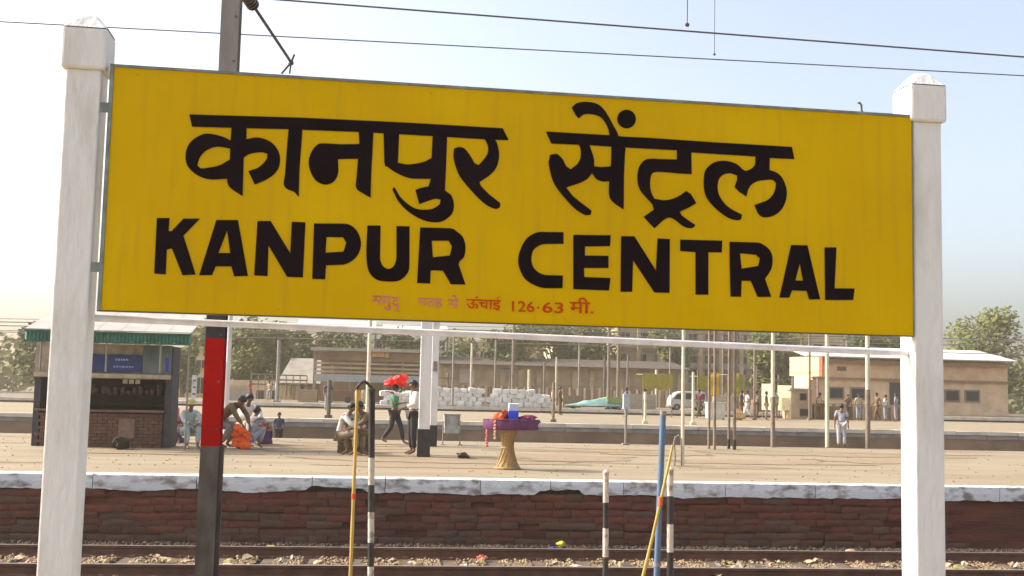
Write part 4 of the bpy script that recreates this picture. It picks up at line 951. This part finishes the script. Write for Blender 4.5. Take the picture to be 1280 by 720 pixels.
# ================================================================ far platform objects
cnt = {}; sp = None
SYf = 86.0; m_sack = mat('white_sacks', (.84, .81, .74), .85, .06, 2.5, .5, col2=(.64, .60, .52))
def sack(px, row, sc=1):
    global sp
    if sp is None:
        b = B(); bm = bmesh.new(); bmesh.ops.create_cube(bm, size=1); bmesh.ops.subdivide_edges(bm, edges=bm.edges, cuts=2, use_grid_fill=True)
        vs = []
        for v in bm.verts:
            c = v.co; l = max(abs(c.x), abs(c.y), abs(c.z)); q = c.normalized()*.5; c2 = c*.62+q*.38*1.15
            vs.append((c2.x*.66, c2.y*.5, c2.z*.38+.17))
        b.add(vs, [tuple(v.index for v in f.verts) for f in bm.faces]); bm.free()
        sp = obj('sack', b, m_sack, smooth=True); o = sp
    else:
        o = sp.copy(); C.objects.link(o)
    q = at(px, 505, SYf); o.location = (q.x, SYf+random.uniform(-.06, .06), PZ+row*.335); o.rotation_euler = (random.uniform(-.08, .08), random.uniform(-.12, .12), random.uniform(-.3, .3)); o.scale = (random.uniform(.88, 1.1), 1, random.uniform(.9, 1.15))
    side = 'left' if px < 541 else ('middle' if px < 609 else 'right')
    cnt[(row, side)] = cnt.get((row, side), 0)+1
    ords = 'first second third fourth fifth sixth seventh eighth ninth'.split()
    tag(o, 'white sack, %s from the left in the %s row of the %s stack' % (ords[cnt[(row, side)]-1], ['bottom', 'second', 'third', 'top'][row], side), 'sack', 'white sacks stacked on the far platform')
rows = 4
for r in range(rows):
    px = 480+(r % 2)*5 if r < 3 else 547
    while px < (690 if r < 3 else 672):
        if not (606 < px < 612): sack(px, r)
        px += 10.6
# teal tarpaulin over luggage on a trolley
q = at(742, 510, 85.2); t = thing('covered_trolley', 'low trolley load covered by a pale teal tarpaulin on the far platform', 'trolley', (q.x, 85.2, PZ))
n = 26; vs = []; fs = []
for i in range(n+1):
    for j in range(9):
        uu = i/n; vv = j/8; xx = -2.3+4.6*uu
        h_ = .28+.62*max(0, min(1, uu*1.6))*(1 if uu < .72 else .9)-.18*abs(sin(uu*9))*.4
        ed_ = min(1, vv*5, (1-vv)*5); hh = (.25+(h_-.25)*ed_)+.03*noise.noise(Vector((xx*2, vv*4, 0)))
        vs.append((xx+.04*noise.noise(Vector((xx, vv*6, 3))), -.7+1.4*vv, hh))
for i in range(n):
    for j in range(8): fs.append((i*9+j, (i+1)*9+j, (i+1)*9+j+1, i*9+j+1))
o = obj('tarpaulin', B().add(vs, fs), mat('teal_tarpaulin', (.30, .48, .42), .6, .15, 1.2, .2, col2=(.18, .34, .30)), t, smooth=True)
obj('deck', B().box(-2.2, 2.2, -.6, .6, .16, .24), cBr, t)
for sx_ in (-1.6, 1.6):
    for sy_ in (-.5, .5): obj('wheel', B().tube([(sx_, sy_-.04, .12), (sx_, sy_+.04, .12)], .12, 14), m_black, t)
obj('green_cloth', B().box(.9, 2.2, -.72, .5, .5, .92, .05), plain((.25, .34, .10)), t)
# olive awnings
def awning(px0, px1, y0, y1, Y, col, lb):
    a = at(px0, y1, Y); c = at(px1, y0, Y); t = thing('awning', lb, 'awning', ((a.x+c.x)/2, Y, PZ)); w_ = (c.x-a.x)/2
    z0, z1 = a.z-PZ, c.z-PZ
    o = obj('canvas', B().prismx([(-.6, z1-.06), (-.6, z1-.02), (1.0, z1), (1.0, z1-.04)], -w_, w_), plain(col), t)
    n = 10
    for i in range(n): obj('drop_flap', B().box(-w_+2*w_*i/n+.004, -w_+2*w_*(i+1)/n-.004, -.63-.01*(i % 2), -.602-.01*(i % 2), z0+.03*((i*7) % 3), z1-.03), plain(col), t)
    for sx_ in (-1, 1): obj('prop', B().tube([(sx_*(w_-.05), -.58, 0), (sx_*(w_-.05), -.58, z1-.06)], .03, 8), m_brpole, t)
awning(800, 838, 468, 486, 64, (.32, .27, .04), 'olive canvas awning on two props behind the slim cream pole')
awning(868, 886, 470, 488, 66, (.30, .27, .05), 'small olive canvas awning left of the paired brown poles')
awning(905, 928, 468, 492, 66, (.26, .24, .07), 'small dull olive awning right of the paired brown poles')
# white van
q = at(858, 510, 88); v = thing('parked_van', 'small rounded off-white van parked on the far platform behind the slim poles', 'van', (q.x, 88, PZ))
b = B().prism([(-1.45, .25), (-1.45, .8), (-1.3, 1.05), (-1.0, 1.35), (-.6, 1.5), (1.1, 1.52), (1.4, 1.4), (1.48, .9), (1.48, .25)], -.7, .7)
obj('body', b, plain((.50, .47, .41), .5), v, bevel=.08)
obj('window', B().prism([(-1.22, .88), (-.98, 1.22), (-.62, 1.36), (-.35, 1.36), (-.35, .88)], -.712, -.702), m_glass, v)
obj('window', B().box(-.25, .45, -.712, -.702, .88, 1.36), m_glass, v); obj('window', B().box(.55, 1.3, -.712, -.702, .88, 1.33), m_glass, v)
for sx_ in (-.95, .95):
    for sy_ in (-.62, .5):
        wh = obj('wheel', B().tube([(sx_, sy_-.09, .26), (sx_, sy_+.1, .26)], .26, 18), m_black, v); obj('rim', B().tube([(sx_, sy_-.1, .26), (sx_, sy_-.092, .26)], .13, 14), m_steel, wh)
obj('bumper', B().box(-1.55, -1.4, -.6, .6, .25, .4), m_steel, v, bevel=.02)
# cream box, grey hut, low brown parapet, orange cloth
q = at(894, 522, 61.2); t = thing('goods_box', 'cream box stall on the far platform behind the paired brown poles', 'box', (q.x, 61.2, PZ))
obj('carcass', B().box(-.48, .48, -.3, .3, .06, .9), plain((.58, .54, .45)), t, bevel=.02); obj('lid', B().box(-.52, .52, -.34, .34, .9, .96), plain((.64, .58, .46)), t)
for s in (-.42, .36): obj('leg', B().box(s, s+.06, -.28, -.2, 0, .06), cBr, t)
q = at(924, 521, 61); tag(obj('orange_bundle', B().blob((0, 0, .28), .36, 2, .35, 4, (1, .7, .9)), plain((.62, .36, .15)), loc=(q.x, 61, PZ)), 'dull orange cloth bundle right of the cream box', 'bundle')
q = at(1002, 520, 66); t = thing('grey_hut', 'small grey hut with two dark openings on the far platform', 'hut', (q.x, 66, PZ))
hw = 14/ppm(66)
obj('wall', B().box(-hw, hw, 0, 1.5, 0, 1.75), m_greyb, t, bevel=.02); obj('roof_slab', B().box(-hw-.12, hw+.12, -.15, 1.6, 1.75, 1.87), m_roof, t)
for (a_, c_, e_, f_) in ((-.1, .3, 1.15, 1.55), (-.1, .4, .2, .62)): 
    o = obj('window', B().box(a_-.03, c_+.03, -.02, -.001, e_-.03, f_+.03), m_brownb, t); obj('pane', B().box(a_, c_, -.026, -.021, e_, f_), m_glass, o)
q0 = at(1020, 525, 62); q1_ = at(1150, 525, 62)
t = thing('low_parapet', 'low brown parapet wall on the far platform in front of the pink building', 'wall', (q0.x, 67, PZ))
nn = 14; Wp = (q1_.x-q0.x)*1.4
for i in range(nn): obj('panel', B().box(Wp*i/nn+.02, Wp*(i+1)/nn-.02, 0, .12, 0, .82), m_brownb, t)
for i in range(nn+1): obj('pier', B().box(Wp*i/nn-.07, Wp*i/nn+.07, -.05, .17, 0, .92), m_greyb, t)
obj('capping', B().box(-.1, Wp+.1, -.06, .18, .922, .98), m_greyb, t)
# small pale stalls
for (px0, px1, y0, y1, Y, lb) in ((952, 962, 480, 520, 67, 'narrow cream stall panel left of the grey hut'), (972, 984, 482, 520, 67, 'cream stall panel touching the grey hut')):
    a = at(px0, y1, Y); c = at(px1, y0, Y); t = thing('stall_panel', lb, 'stall', (a.x, Y, PZ))
    t.rotation_euler.z = -1.0; c.x = a.x+(c.x-a.x)*1.7
    obj('board', B().box(0, c.x-a.x, 0, .1, .5, c.z-PZ), plain((.68, .58, .36)), t)
    for s in (.03, c.x-a.x-.09): obj('leg', B().box(s, s+.06, .02, .08, 0, .499), cBr, t)

# ================================================================ buildings behind
def bld(px0, px1, ytop, Y, depth, wall, lb, rows=(), roof=None, hidden=False, parapet=True, name='building', win=m_glass, nwin=6, frame=m_beige, bands=()):
    a = at(px0, 500, Y); c = at(px1, 500, Y); w_ = c.x-a.x; H = at((px0+px1)/2, ytop, Y).z
    t = thing(name, lb, 'building', (a.x, Y, 0))
    wl = obj('wall', B().box(0, w_, 0, depth, 0, H), wall, t)
    for (z0, z1) in rows:
        za = at((px0+px1)/2, z0, Y).z; zb = at((px0+px1)/2, z1, Y).z
        for i in range(nwin):
            x0 = w_*(i+.25)/nwin; x1 = w_*(i+.75)/nwin
            f = obj('window', B().box(x0-.06, x1+.06, -.05, -.001, zb-.06, za+.06), frame, t)
            obj('pane', B().box(x0, x1, -.056, -.051, zb, za), win, f)
            obj('mullion', B().box((x0+x1)/2-.025, (x0+x1)/2+.025, -.07, -.057, zb, za), frame, f)
            obj('sill', B().box(x0-.12, x1+.12, -.14, -.0505, zb-.14, zb-.061), frame, f)
    for (yb, th, mm) in bands:
        zc = at((px0+px1)/2, yb, Y).z; obj('band_course', B().box(-.1, w_+.1, -.3, -.002, zc-th/2, zc+th/2), mm, t)
    if parapet: obj('parapet', B().box(-.1, w_+.1, -.1, depth+.1, H+.001, H+.5), wall, t)
    if roof: obj('roof', B().prismx([(-.8, H+.0), (depth/2, H+roof), (depth+.8, H+.0), (depth+.8, H-.15), (-.8, H-.15)], -.5, w_+.5), m_roof, t)
    return t, a, w_, H
# long goods shed behind the sacks
t, a, w_, H = bld(548, 860, 458, 112, 14, m_greyb, 'long low grey-brown goods shed behind the white sacks', parapet=False, name='goods_shed')
n = 24; m_oldroof = mat('old_tarred_roof', (.075, .055, .038), .95, .2, .7)
for i in range(n):
    obj('roof_sheet', B().prismx([(-1.2, H-.1), (-1.2, H-.02), (7, H+.9), (7, H+.82)], w_*i/n+.01, w_*(i+1)/n-.01), m_oldroof, t)
for i in range(14):
    x0 = w_*(i+.5)/14
    if i in (1, 2): continue
    f = obj('buttress', B().box(x0-.25, x0+.25, -.35, -.001, 0, H-.4), m_greyb, t)
obj('notice', B().box(w_*.08, w_*.14, -.12, -.002, 2.9, 4.3), plain((.50, .42, .33)), t)
for i in range(6):
    x0 = w_*(.47+i*.09); o = obj('door', B().box(x0, x0+1.6, -.08, -.001, 0, 2.9), plain((.30, .22, .17)), t)
    for k in range(4): obj('door_board', B().box(x0+.03+k*.39, x0+.38+k*.39, -.11, -.081, .05, 2.85), plain((.33, .24, .18)), o)
# shelter on far platform, left of centre
Ys = 90; a = at(392, 500, Ys); c = at(546, 500, Ys); w_ = c.x-a.x
t = thing('platform_shelter', 'brown open platform shelter with layered beams behind the seated pair', 'shelter', (a.x, Ys, PZ))
zs = lambda y: at(465, y, Ys).z-PZ
obj('roof_slab', B().box(-.3, w_+.3, -1, 8, zs(440), zs(436)), m_roof, t)
obj('fascia_beam', B().box(0, w_, -.4, -.1, zs(452), zs(441)), m_brownb, t)
for yb, mm in ((455.5, m_greyb), (461, m_greyb), (466, m_greyb)): obj('beam', B().box(0, w_, -.3, -.05, zs(yb)-.06, zs(yb)+.10), mm, t)
obj('back_wall', B().box(.1, w_-.1, 6, 6.3, 0, zs(441)), m_brownb, t)
obj('grey_blue_panel', B().box(0, w_, -.45, -.405, zs(478), zs(469)), plain((.36, .38, .36)), t)
for i in range(8): obj('post', B().box(w_*i/7-.12, w_*i/7+.12, .0, .24, 0, zs(441)), m_greyb if i % 2 else m_steel, t)
obj('orange_board', B().box(zs(0)*0+w_*.46, w_*.56, -.6, -.5, zs(446), zs(437)), plain((.62, .33, .16)), t)
obj('tan_board', B().box(w_*.565, w_*.60, -.6, -.5, zs(447), zs(434)), plain((.50, .32, .2)), t)
q = at(422, 505, 88.6); t = thing('goods_cart', 'dark red-brown cart box under the shelter left of the bamboo pole', 'cart', (q.x, 88.6, PZ))
obj('box', B().box(-1.1, 1.1, -.4, .4, .25, .95), plain((.18, .08, .05)), t)
for s in (-.8, .8): obj('wheel', B().tube([(s, -.46, .25), (s, -.41, .25)], .25, 16), m_black, t)
obj('handle', B().tube([(1.1, 0, .6), (1.6, 0, .95)], .03, 6), m_steel, t)
for k in range(3):
    q = at(447+k*7, 505, 88.8); tag(obj('sack_upright', B().lathe([(.18, 0), (.24, .12), (.24, .8), (.16, 1.0), (.12, 1.05)], 12, wob=.06), plain([(.58, .48, .3), (.62, .42, .22), (.55, .53, .5)][k]), loc=(q.x, 88.2, PZ), smooth=True),
        ['tall buff sack standing just left of the bamboo pole top', 'tall orange-buff sack standing behind the bamboo pole top', 'tall greyish sack standing left of the banded post top'][k], 'sack')
# pale pavilion with sloping roof
Yp = 100; a = at(350, 500, Yp); c = at(402, 500, Yp); w_ = c.x-a.x
t = thing('pavilion', 'pale building with a steep grey hipped roof behind the waiting group', 'building', (a.x, Yp, 0))
z1, z2 = at(375, 479, Yp).z, at(375, 447, Yp).z
obj('wall', B().box(0, w_, 1, 6, 0, z1), m_beige, t)
obj('roof', B().add([(-.3, -.4, z1), (w_+.2, -.4, z1), (w_+.2, 6.4, z1), (-.3, 6.4, z1), (.6, 2.6, z2), (w_-.1, 2.6, z2), (w_-.1, 3.4, z2), (.6, 3.4, z2)], [(0, 3, 2, 1), (0, 1, 5, 4), (1, 2, 6, 5), (2, 3, 7, 6), (3, 0, 4, 7), (4, 5, 6, 7)]), m_roof, t)
for i in range(6): obj('column', B().box(w_*i/5-.14, w_*i/5+.14, .2, .48, 0, z1-.02), mat('cream_column', (.62, .50, .34), .8), t)
for i in range(3): o = obj('window', B().box(w_*(i+.3)/3, w_*(i+.7)/3, .95, .998, 1.4, 2.5), m_brownb, t)
# railing left of it
Yr = 84.6; a = at(282, 500, Yr); c = at(352, 500, Yr); t = thing('railing', 'dark pipe railing along the far platform below the trees', 'railing', (a.x, 99, PZ)); w_ = (c.x-a.x)*1.17
for k, yy in enumerate((468, 474, 480)): obj('rail', B().tube([(0, 0, at(315, yy, 99).z-PZ), (w_, 0, at(315, yy, 99).z-PZ)], .06, 6), m_darksteel, t)
for i in range(9): obj('post', B().tube([(w_*i/8, 0, 0), (w_*i/8, 0, at(315, 468, 99).z-PZ)], .05, 6), m_steel, t)
a = at(262, 500, 104); c = at(352, 500, 104)
bld(262, 352, 482, 104, 6, m_beige, 'low beige building seen between the waiting people', rows=((488, 500),), nwin=5, frame=m_brownb)
bld(60, 262, 440, 120, 10, m_beige, 'pale building behind the stall at far left', rows=((448, 458), (470, 490)), nwin=8)
# pink building at right
t, a, w_, H = bld(1016, 1260, 449, 92, 4.5, m_pinkb, 'pink-beige single storey station building at right', parapet=False, name='station_building')
zf = lambda y: at(1075, y, 92).z
obj('cornice', B().box(-.3, w_, -.5, -.002, zf(455), zf(450)), plain((.40, .27, .18)), t)
obj('string_course', B().box(-.2, w_, -.3, -.002, zf(475), zf(472.5)), plain((.33, .2, .13)), t)
obj('corner_pier', B().box(-.4, .35, -.35, -.003, 0, zf(476)), plain((.55, .33, .2)), t)
obj('doorway', B().box(at(1112, 500, 92).x-a.x, at(1132, 500, 92).x-a.x, -.12, -.002, 0, zf(477)), plain((.07, .07, .08)), t)
obj('doorway', B().box(at(1158, 500, 92).x-a.x, at(1174, 500, 92).x-a.x, -.12, -.002, 0, zf(480)), plain((.07, .07, .08)), t)
for px in (1045, 1072, 1190, 1215):
    xx = at(px, 500, 92).x-a.x; f = obj('window', B().box(xx-.7, xx+.7, -.08, -.002, zf(500), zf(484)), plain((.3, .2, .15)), t); obj('pane', B().box(xx-.55, xx+.55, -.09, -.081, zf(498), zf(486)), m_glass, f)
for px in (1052,):
    xx = at(px, 500, 92).x-a.x; obj('vent', B().box(xx-.4, xx+.4, -.08, -.002, zf(464), zf(459)), plain((.22, .13, .08)), t)
for i in range(16): obj('roof_sheet', B().prismx([(-1.6, zf(448)), (-1.6, zf(448)+.08), (4.9, zf(434)+.2), (4.9, zf(434)+.1)], -1.2+(w_+1.2)*i/16+.01, -1.2+(w_+1.2)*(i+1)/16-.01), mat('white_sheet_roof', (.62, .60, .56), .6, .08, 2), t)
# cream hoarding with orange edge
a1 = at(987, 470, 80); c1_ = at(1014, 447, 80); t = thing('hoarding', 'cream hoarding with an orange-red right edge left of the pink building', 'hoarding', (a1.x, 80, 0)); w_ = c1_.x-a1.x
t.rotation_euler.z = -1.0; w_ *= 1.75
obj('board', B().box(0, w_*.9, 0, .08, a1.z, c1_.z), plain((.78, .66, .36)), t); obj('edge_strip', B().box(w_*.9+.002, w_, -.02, .1, a1.z, c1_.z), plain((.65, .14, .06)), t)
obj('pale_band', B().box(.05, w_*.88, -.012, -.001, a1.z+.18, a1.z+.32), plain((.50, .42, .25)), t)
for s in (.1, w_*.8): obj('leg', B().box(s, s+.1, .09, .19, 0, a1.z+.9), m_brpole, t)
# layered grey building behind the slim poles
t, a, w_, H = bld(770, 1000, 395, 135, 16, m_greyb, 'grey multi-storey building with long balcony bands at centre right', rows=((418, 426), (445, 454), (462, 470)), nwin=11, frame=m_roof,
    bands=((432, 1.1, m_roof), (458, .5, m_roof), (440, .25, m_brownb), (475, .7, m_brownb)), win=m_glass)
for i in range(10): obj('balcony_pier', B().box(w_*i/9-.2, w_*i/9+.2, -1.0, -.4, 0, H), m_greyb, t)
bld(385, 560, 417, 150, 12, plain((.66, .62, .54)), 'white building whose upper storey shows directly under the board', rows=((424, 434),), nwin=7, frame=plain((.4, .36, .3)))
# bright corrugated canopies just under the board, left of centre
Yc = 118
for (x0, x1, y0, y1, lb) in ((372, 470, 412, 404, 'bright white sheet canopy under the board, left one'), (478, 560, 420, 410, 'bright white sheet canopy under the board, right one')):
    a = at(x0, y0, Yc); c = at(x1, y1, Yc); t = thing('sheet_canopy', lb, 'canopy', (a.x, Yc, 0)); n = 8; w_ = c.x-a.x
    for i in range(n): obj('roof_sheet', B().prismx([(-2.5, a.z), (-2.5, a.z+.07), (2, c.z+.3), (2, c.z+.22)], w_*i/n+.01, w_*(i+1)/n-.01), plain((.72, .70, .64)), t)
    for i in range(4): obj('post', B().box(w_*i/3-.1, w_*i/3+.1, -.1, .1, 0, a.z+.5), m_steel, t); 
    for i in range(3): obj('truss', B().tube([(w_*i/3, -.2, a.z-.1), (w_*(i+.5)/3, -.2, a.z-.9), (w_*(i+1)/3, -.2, a.z-.1)], .07, 6), m_brownb, t)

# fence and clutter in the far yard
a = at(548, 500, 102); c = at(1015, 500, 102); w_ = c.x-a.x
t = thing('paling_fence', 'long weathered paling fence in front of the goods shed', 'fence', (a.x, 102, 0)); zf0, zf1 = 0, at(780, 487, 102).z
n = 150
for i in range(n): obj('pale', B().box(w_*i/n+.01, w_*(i+1)/n-.06, -.03, 0, zf0, zf1+random.uniform(-.12, .1)), m_brownb if i % 3 else m_beige, t)
for zz_ in (.5, 1.7): obj('rail', B().box(0, w_, .001, .06, zz_, zz_+.09), m_brownb, t)
rnd = random.Random(11); ords = 'first second third fourth fifth sixth seventh eighth ninth tenth eleventh twelfth thirteenth fourteenth fifteenth sixteenth seventeenth eighteenth nineteenth twentieth'.split()
tones = [m_brpole, m_cream, m_steel, m_darksteel]
for k in range(20):
    px = 560+k*28+rnd.uniform(-8, 8); Yq = rnd.uniform(97, 101); top = rnd.uniform(420, 470); q = at(px, 500, Yq); zt = at(px, top, Yq).z
    mm = tones[k % 4]; t = thing('pole', '%s far upright, %s from the left in the row before the paling fence' % (['brown', 'cream', 'grey', 'dark'][k % 4], ords[k]), 'pole', (q.x, Yq, 0), 0, 'far uprights before the paling fence')
    obj('shaft', B().tube([(0, 0, 0), (0, 0, zt)], rnd.uniform(.07, .13), 7), mm, t, smooth=True)
    if k % 3 == 0: obj('cross_arm', B().box(-.9, .9, -.05, .05, zt-.5, zt-.4), mm, t)
for k, (px, wd, hh, col, lb) in enumerate(((712, 1.6, 1.0, (.30, .22, .15), 'dull brown packing case left of the teal tarpaulin'), (800, 2.4, 1.2, (.42, .36, .26), 'large buff packing case right of the teal tarpaulin'),
      (905, 1.8, 1.3, (.50, .42, .30), 'pale packing case behind the paired brown poles'), (950, 1.4, 1.0, (.28, .18, .12), 'brown packing case left of the cream stall panels'),
      (676, 1.2, .9, (.38, .34, .25), 'buff packing case at the right end of the sack stack'), (385, 1.5, 1.0, (.36, .26, .17), 'brown packing case before the hipped-roof building'), (298, 1.6, 1.1, (.45, .38, .28), 'pale packing case behind the waiting group'))):
    q = at(px, 505, 90); t = thing('packing_case', lb, 'crate', (q.x, 90, PZ), rnd.uniform(-.3, .3), 'packing cases on the far platform')
    for i in range(5): obj('plank', B().box(-wd/2, wd/2, -.4, -.37, hh*i/5+.01, hh*(i+1)/5-.02), plain(col), t)
    obj('inner_box', B().box(-wd/2+.02, wd/2-.02, -.369, .4, 0, hh-.03), plain(tuple(c_*.8 for c_ in col)), t)
    for sx_ in (-wd/2, wd/2-.1): obj('batten', B().box(sx_, sx_+.1, -.43, -.401, 0, hh), plain(col), t)
# rows of low roofs behind everything
for (x0, x1, yt, Yb, mm, lb, nw) in ((240, 400, 436, 142, m_beige, 'low beige block behind the trees left of centre', 7), (560, 700, 432, 160, m_greyb, 'grey flat-roofed block beyond the goods shed', 8),
      (990, 1140, 424, 140, m_beige, 'beige flat-roofed block rising behind the pink building', 7), (690, 780, 424, 150, plain((.58, .46, .30)), 'buff block among the trees behind the goods shed', 5)):
    bld(x0, x1, yt, Yb, 10, mm, lb, rows=((yt+8, yt+14),), nwin=nw, frame=m_brownb)

# ================================================================ trees
def tree(px, pbase, Y, ytop, wpx, lb, mleaf, seed, nleaf=5200, group='trees behind the far platforms'):
    rnd = random.Random(seed)
    q = at(px, 500, Y); zt = at(px, ytop, Y).z; Wd = wpx/ppm(Y)/2; zb = zt*.32
    t = thing('tree', lb, 'tree', (q.x, Y, 0), 0, group)
    b = B().tube([(0, 0, 0), (.1, 0, zt*.25), (-.05, .1, zt*.5), (.1, 0, zt*.7)], [.34, .26, .18, .08], 10)
    cl = []
    for k in range(16):
        a = rnd.uniform(0, 2*pi); rr = rnd.uniform(.2, .8)*Wd; zc = rnd.uniform(zb, zt*.92)
        cc = Vector((rr*cos(a), rr*sin(a)*.8, zc)); cl.append((cc, rnd.uniform(.25, .45)*min(Wd, zt*.4)))
        b.tube([(0, 0, zt*rnd.uniform(.22, .5)), cc*.5+Vector((0, 0, zt*.2)), cc], [.12, .07, .03], 6)
    obj('trunk', b, m_bark, t, smooth=True)
    L = B()
    for k in range(nleaf):
        cc, r = rnd.choice(cl)
        d = Vector((rnd.gauss(0, 1), rnd.gauss(0, 1), rnd.gauss(0, .8))).normalized()*r*(rnd.random()**.4)*1.25
        p = cc+d; s = rnd.uniform(.14, .34)
        if p.z < .8: continue
        a = Vector((rnd.gauss(0, 1), rnd.gauss(0, 1), rnd.gauss(0, .5))).normalized(); b2 = a.orthogonal().normalized()
        L.add([p-a*s, p+b2*s*.6, p+a*s, p-b2*s*.6], [(0, 1, 2, 3)])
    me = bpy.data.meshes.new('crown'); me.from_pydata(L.v, [], L.f); me.materials.append(mleaf)
    o = bpy.data.objects.new('crown', me); C.objects.link(o); o.parent = t
tree(318, 0, 106, 404, 92, 'olive green tree right of the red-banded mast', m_leaf2, 1)
tree(362, 0, 112, 402, 60, 'darker tree behind the grey hipped roof', m_leaf, 2)
tree(225, 0, 108, 432, 36, 'small tree just right of the stall', m_leaf2, 3, 2500)
tree(590, 0, 125, 428, 90, 'low tree above the goods shed, left of the brown pole', m_leaf, 4, 3500)
tree(690, 0, 128, 400, 130, 'broad dark tree above the goods shed, right of the brown pole', m_leaf, 5)
tree(745, 0, 127, 406, 90, 'dark tree above the goods shed behind the paired far poles', m_leaf2, 6)
tree(840, 0, 126, 405, 60, 'slim dusty tree in front of the grey multi-storey building', m_leaf2, 7, 2600)
tree(1110, 0, 120, 405, 130, 'tree above the pink building', m_leaf, 8)
tree(1230, 0, 118, 380, 130, 'tree beyond the right post', m_leaf2, 9)
tree(70, 0, 112, 380, 130, 'tree behind the left end of the stall', m_leaf, 10)
tree(255, 0, 122, 402, 60, 'yellow-green tree between the stall and the red-banded mast', m_leaf2, 21, 3000)
tree(420, 0, 116, 404, 70, 'dusty tree above the brown platform shelter, left end', m_leaf2, 22, 3000)
tree(505, 0, 118, 410, 80, 'dusty tree above the brown platform shelter, right end', m_leaf, 23, 3000)
tree(630, 0, 118, 404, 80, 'dark tree above the goods shed just left of the brown pole', m_leaf, 24, 3600)
tree(975, 0, 112, 404, 80, 'olive tree left of the pink building', m_leaf2, 25, 3000)
# background wood and hills closing the view
b = B(); rnd = random.Random(3)
for k in range(13000):
    x_ = rnd.uniform(-110, 160); h_ = 9.5+4*noise.noise(Vector((x_*.07, 0, 0)))+3*noise.noise(Vector((x_*.3, 5, 0)))
    z_ = rnd.uniform(.3, max(2, h_)); p = Vector((x_, 185+rnd.uniform(-4, 6), z_)); s = rnd.uniform(.4, .9)
    a = Vector((rnd.gauss(0, 1), rnd.gauss(0, .6), rnd.gauss(0, .7))).normalized(); b2 = a.orthogonal().normalized()
    b.add([p-a*s, p+b2*s*.7, p+a*s, p-b2*s*.7], [(0, 1, 2, 3)])
me = bpy.data.meshes.new('far_wood'); me.from_pydata(b.v, [], b.f); me.materials.append(m_leaf2)
stuff(bpy.data.objects.new('far_wood', me)); C.objects.link(bpy.data.objects['far_wood'])
vs = []; fs = []
for i in range(61):
    x_ = -400+15*i; h_ = 10+8*noise.noise(Vector((i*.13, 2, 0)))
    vs += [(x_, 330, -1), (x_, 360, h_), (x_, 460, h_*.8), (x_, 600, -1)]
for i in range(60):
    for k in range(3): fs.append((i*4+k, (i+1)*4+k, (i+1)*4+k+1, i*4+k+1))
struct(obj('hills', B().add(vs, fs), m_leaf2, smooth=True))
# far overhead wires seen as pale lines below the board
for i, (ya, yb, Y) in enumerate(((404, 423, 47), (409, 431, 50), (414, 425, 75), (417, 441, 54), (400, 418, 80))):
    a = at(100, ya, Y); c = at(1180, yb, Y); d = (c-a).normalized()
    tag(obj('overhead_wire', B().tube([a-d*30, a, c, c+d*30], .02, 5), m_steel), ['distant overhead wire, thin line just under the board, nearest of five', 'distant overhead wire, second of five under the board', 'distant overhead wire crossing level with the shed roof', 'distant overhead wire, lowest at its right end', 'farthest and highest of the distant overhead wires'][i], 'wire', 'distant overhead wires over the far tracks')

# ================================================================ air
hm = bpy.data.materials.new('haze_air'); hm.use_nodes = True; n_ = hm.node_tree; n_.nodes.clear()
ou = n_.nodes.new('ShaderNodeOutputMaterial'); pv = n_.nodes.new('ShaderNodeVolumePrincipled')
pv.inputs['Color'].default_value = (.96, .84, .62, 1); pv.inputs['Density'].default_value = .0009; pv.inputs['Anisotropy'].default_value = .3
n_.links.new(pv.outputs[0], ou.inputs['Volume'])
hb_ = B().box(-1000, 1000, -60, 1500, -1, 18)
stuff(obj('haze', hb_, hm))
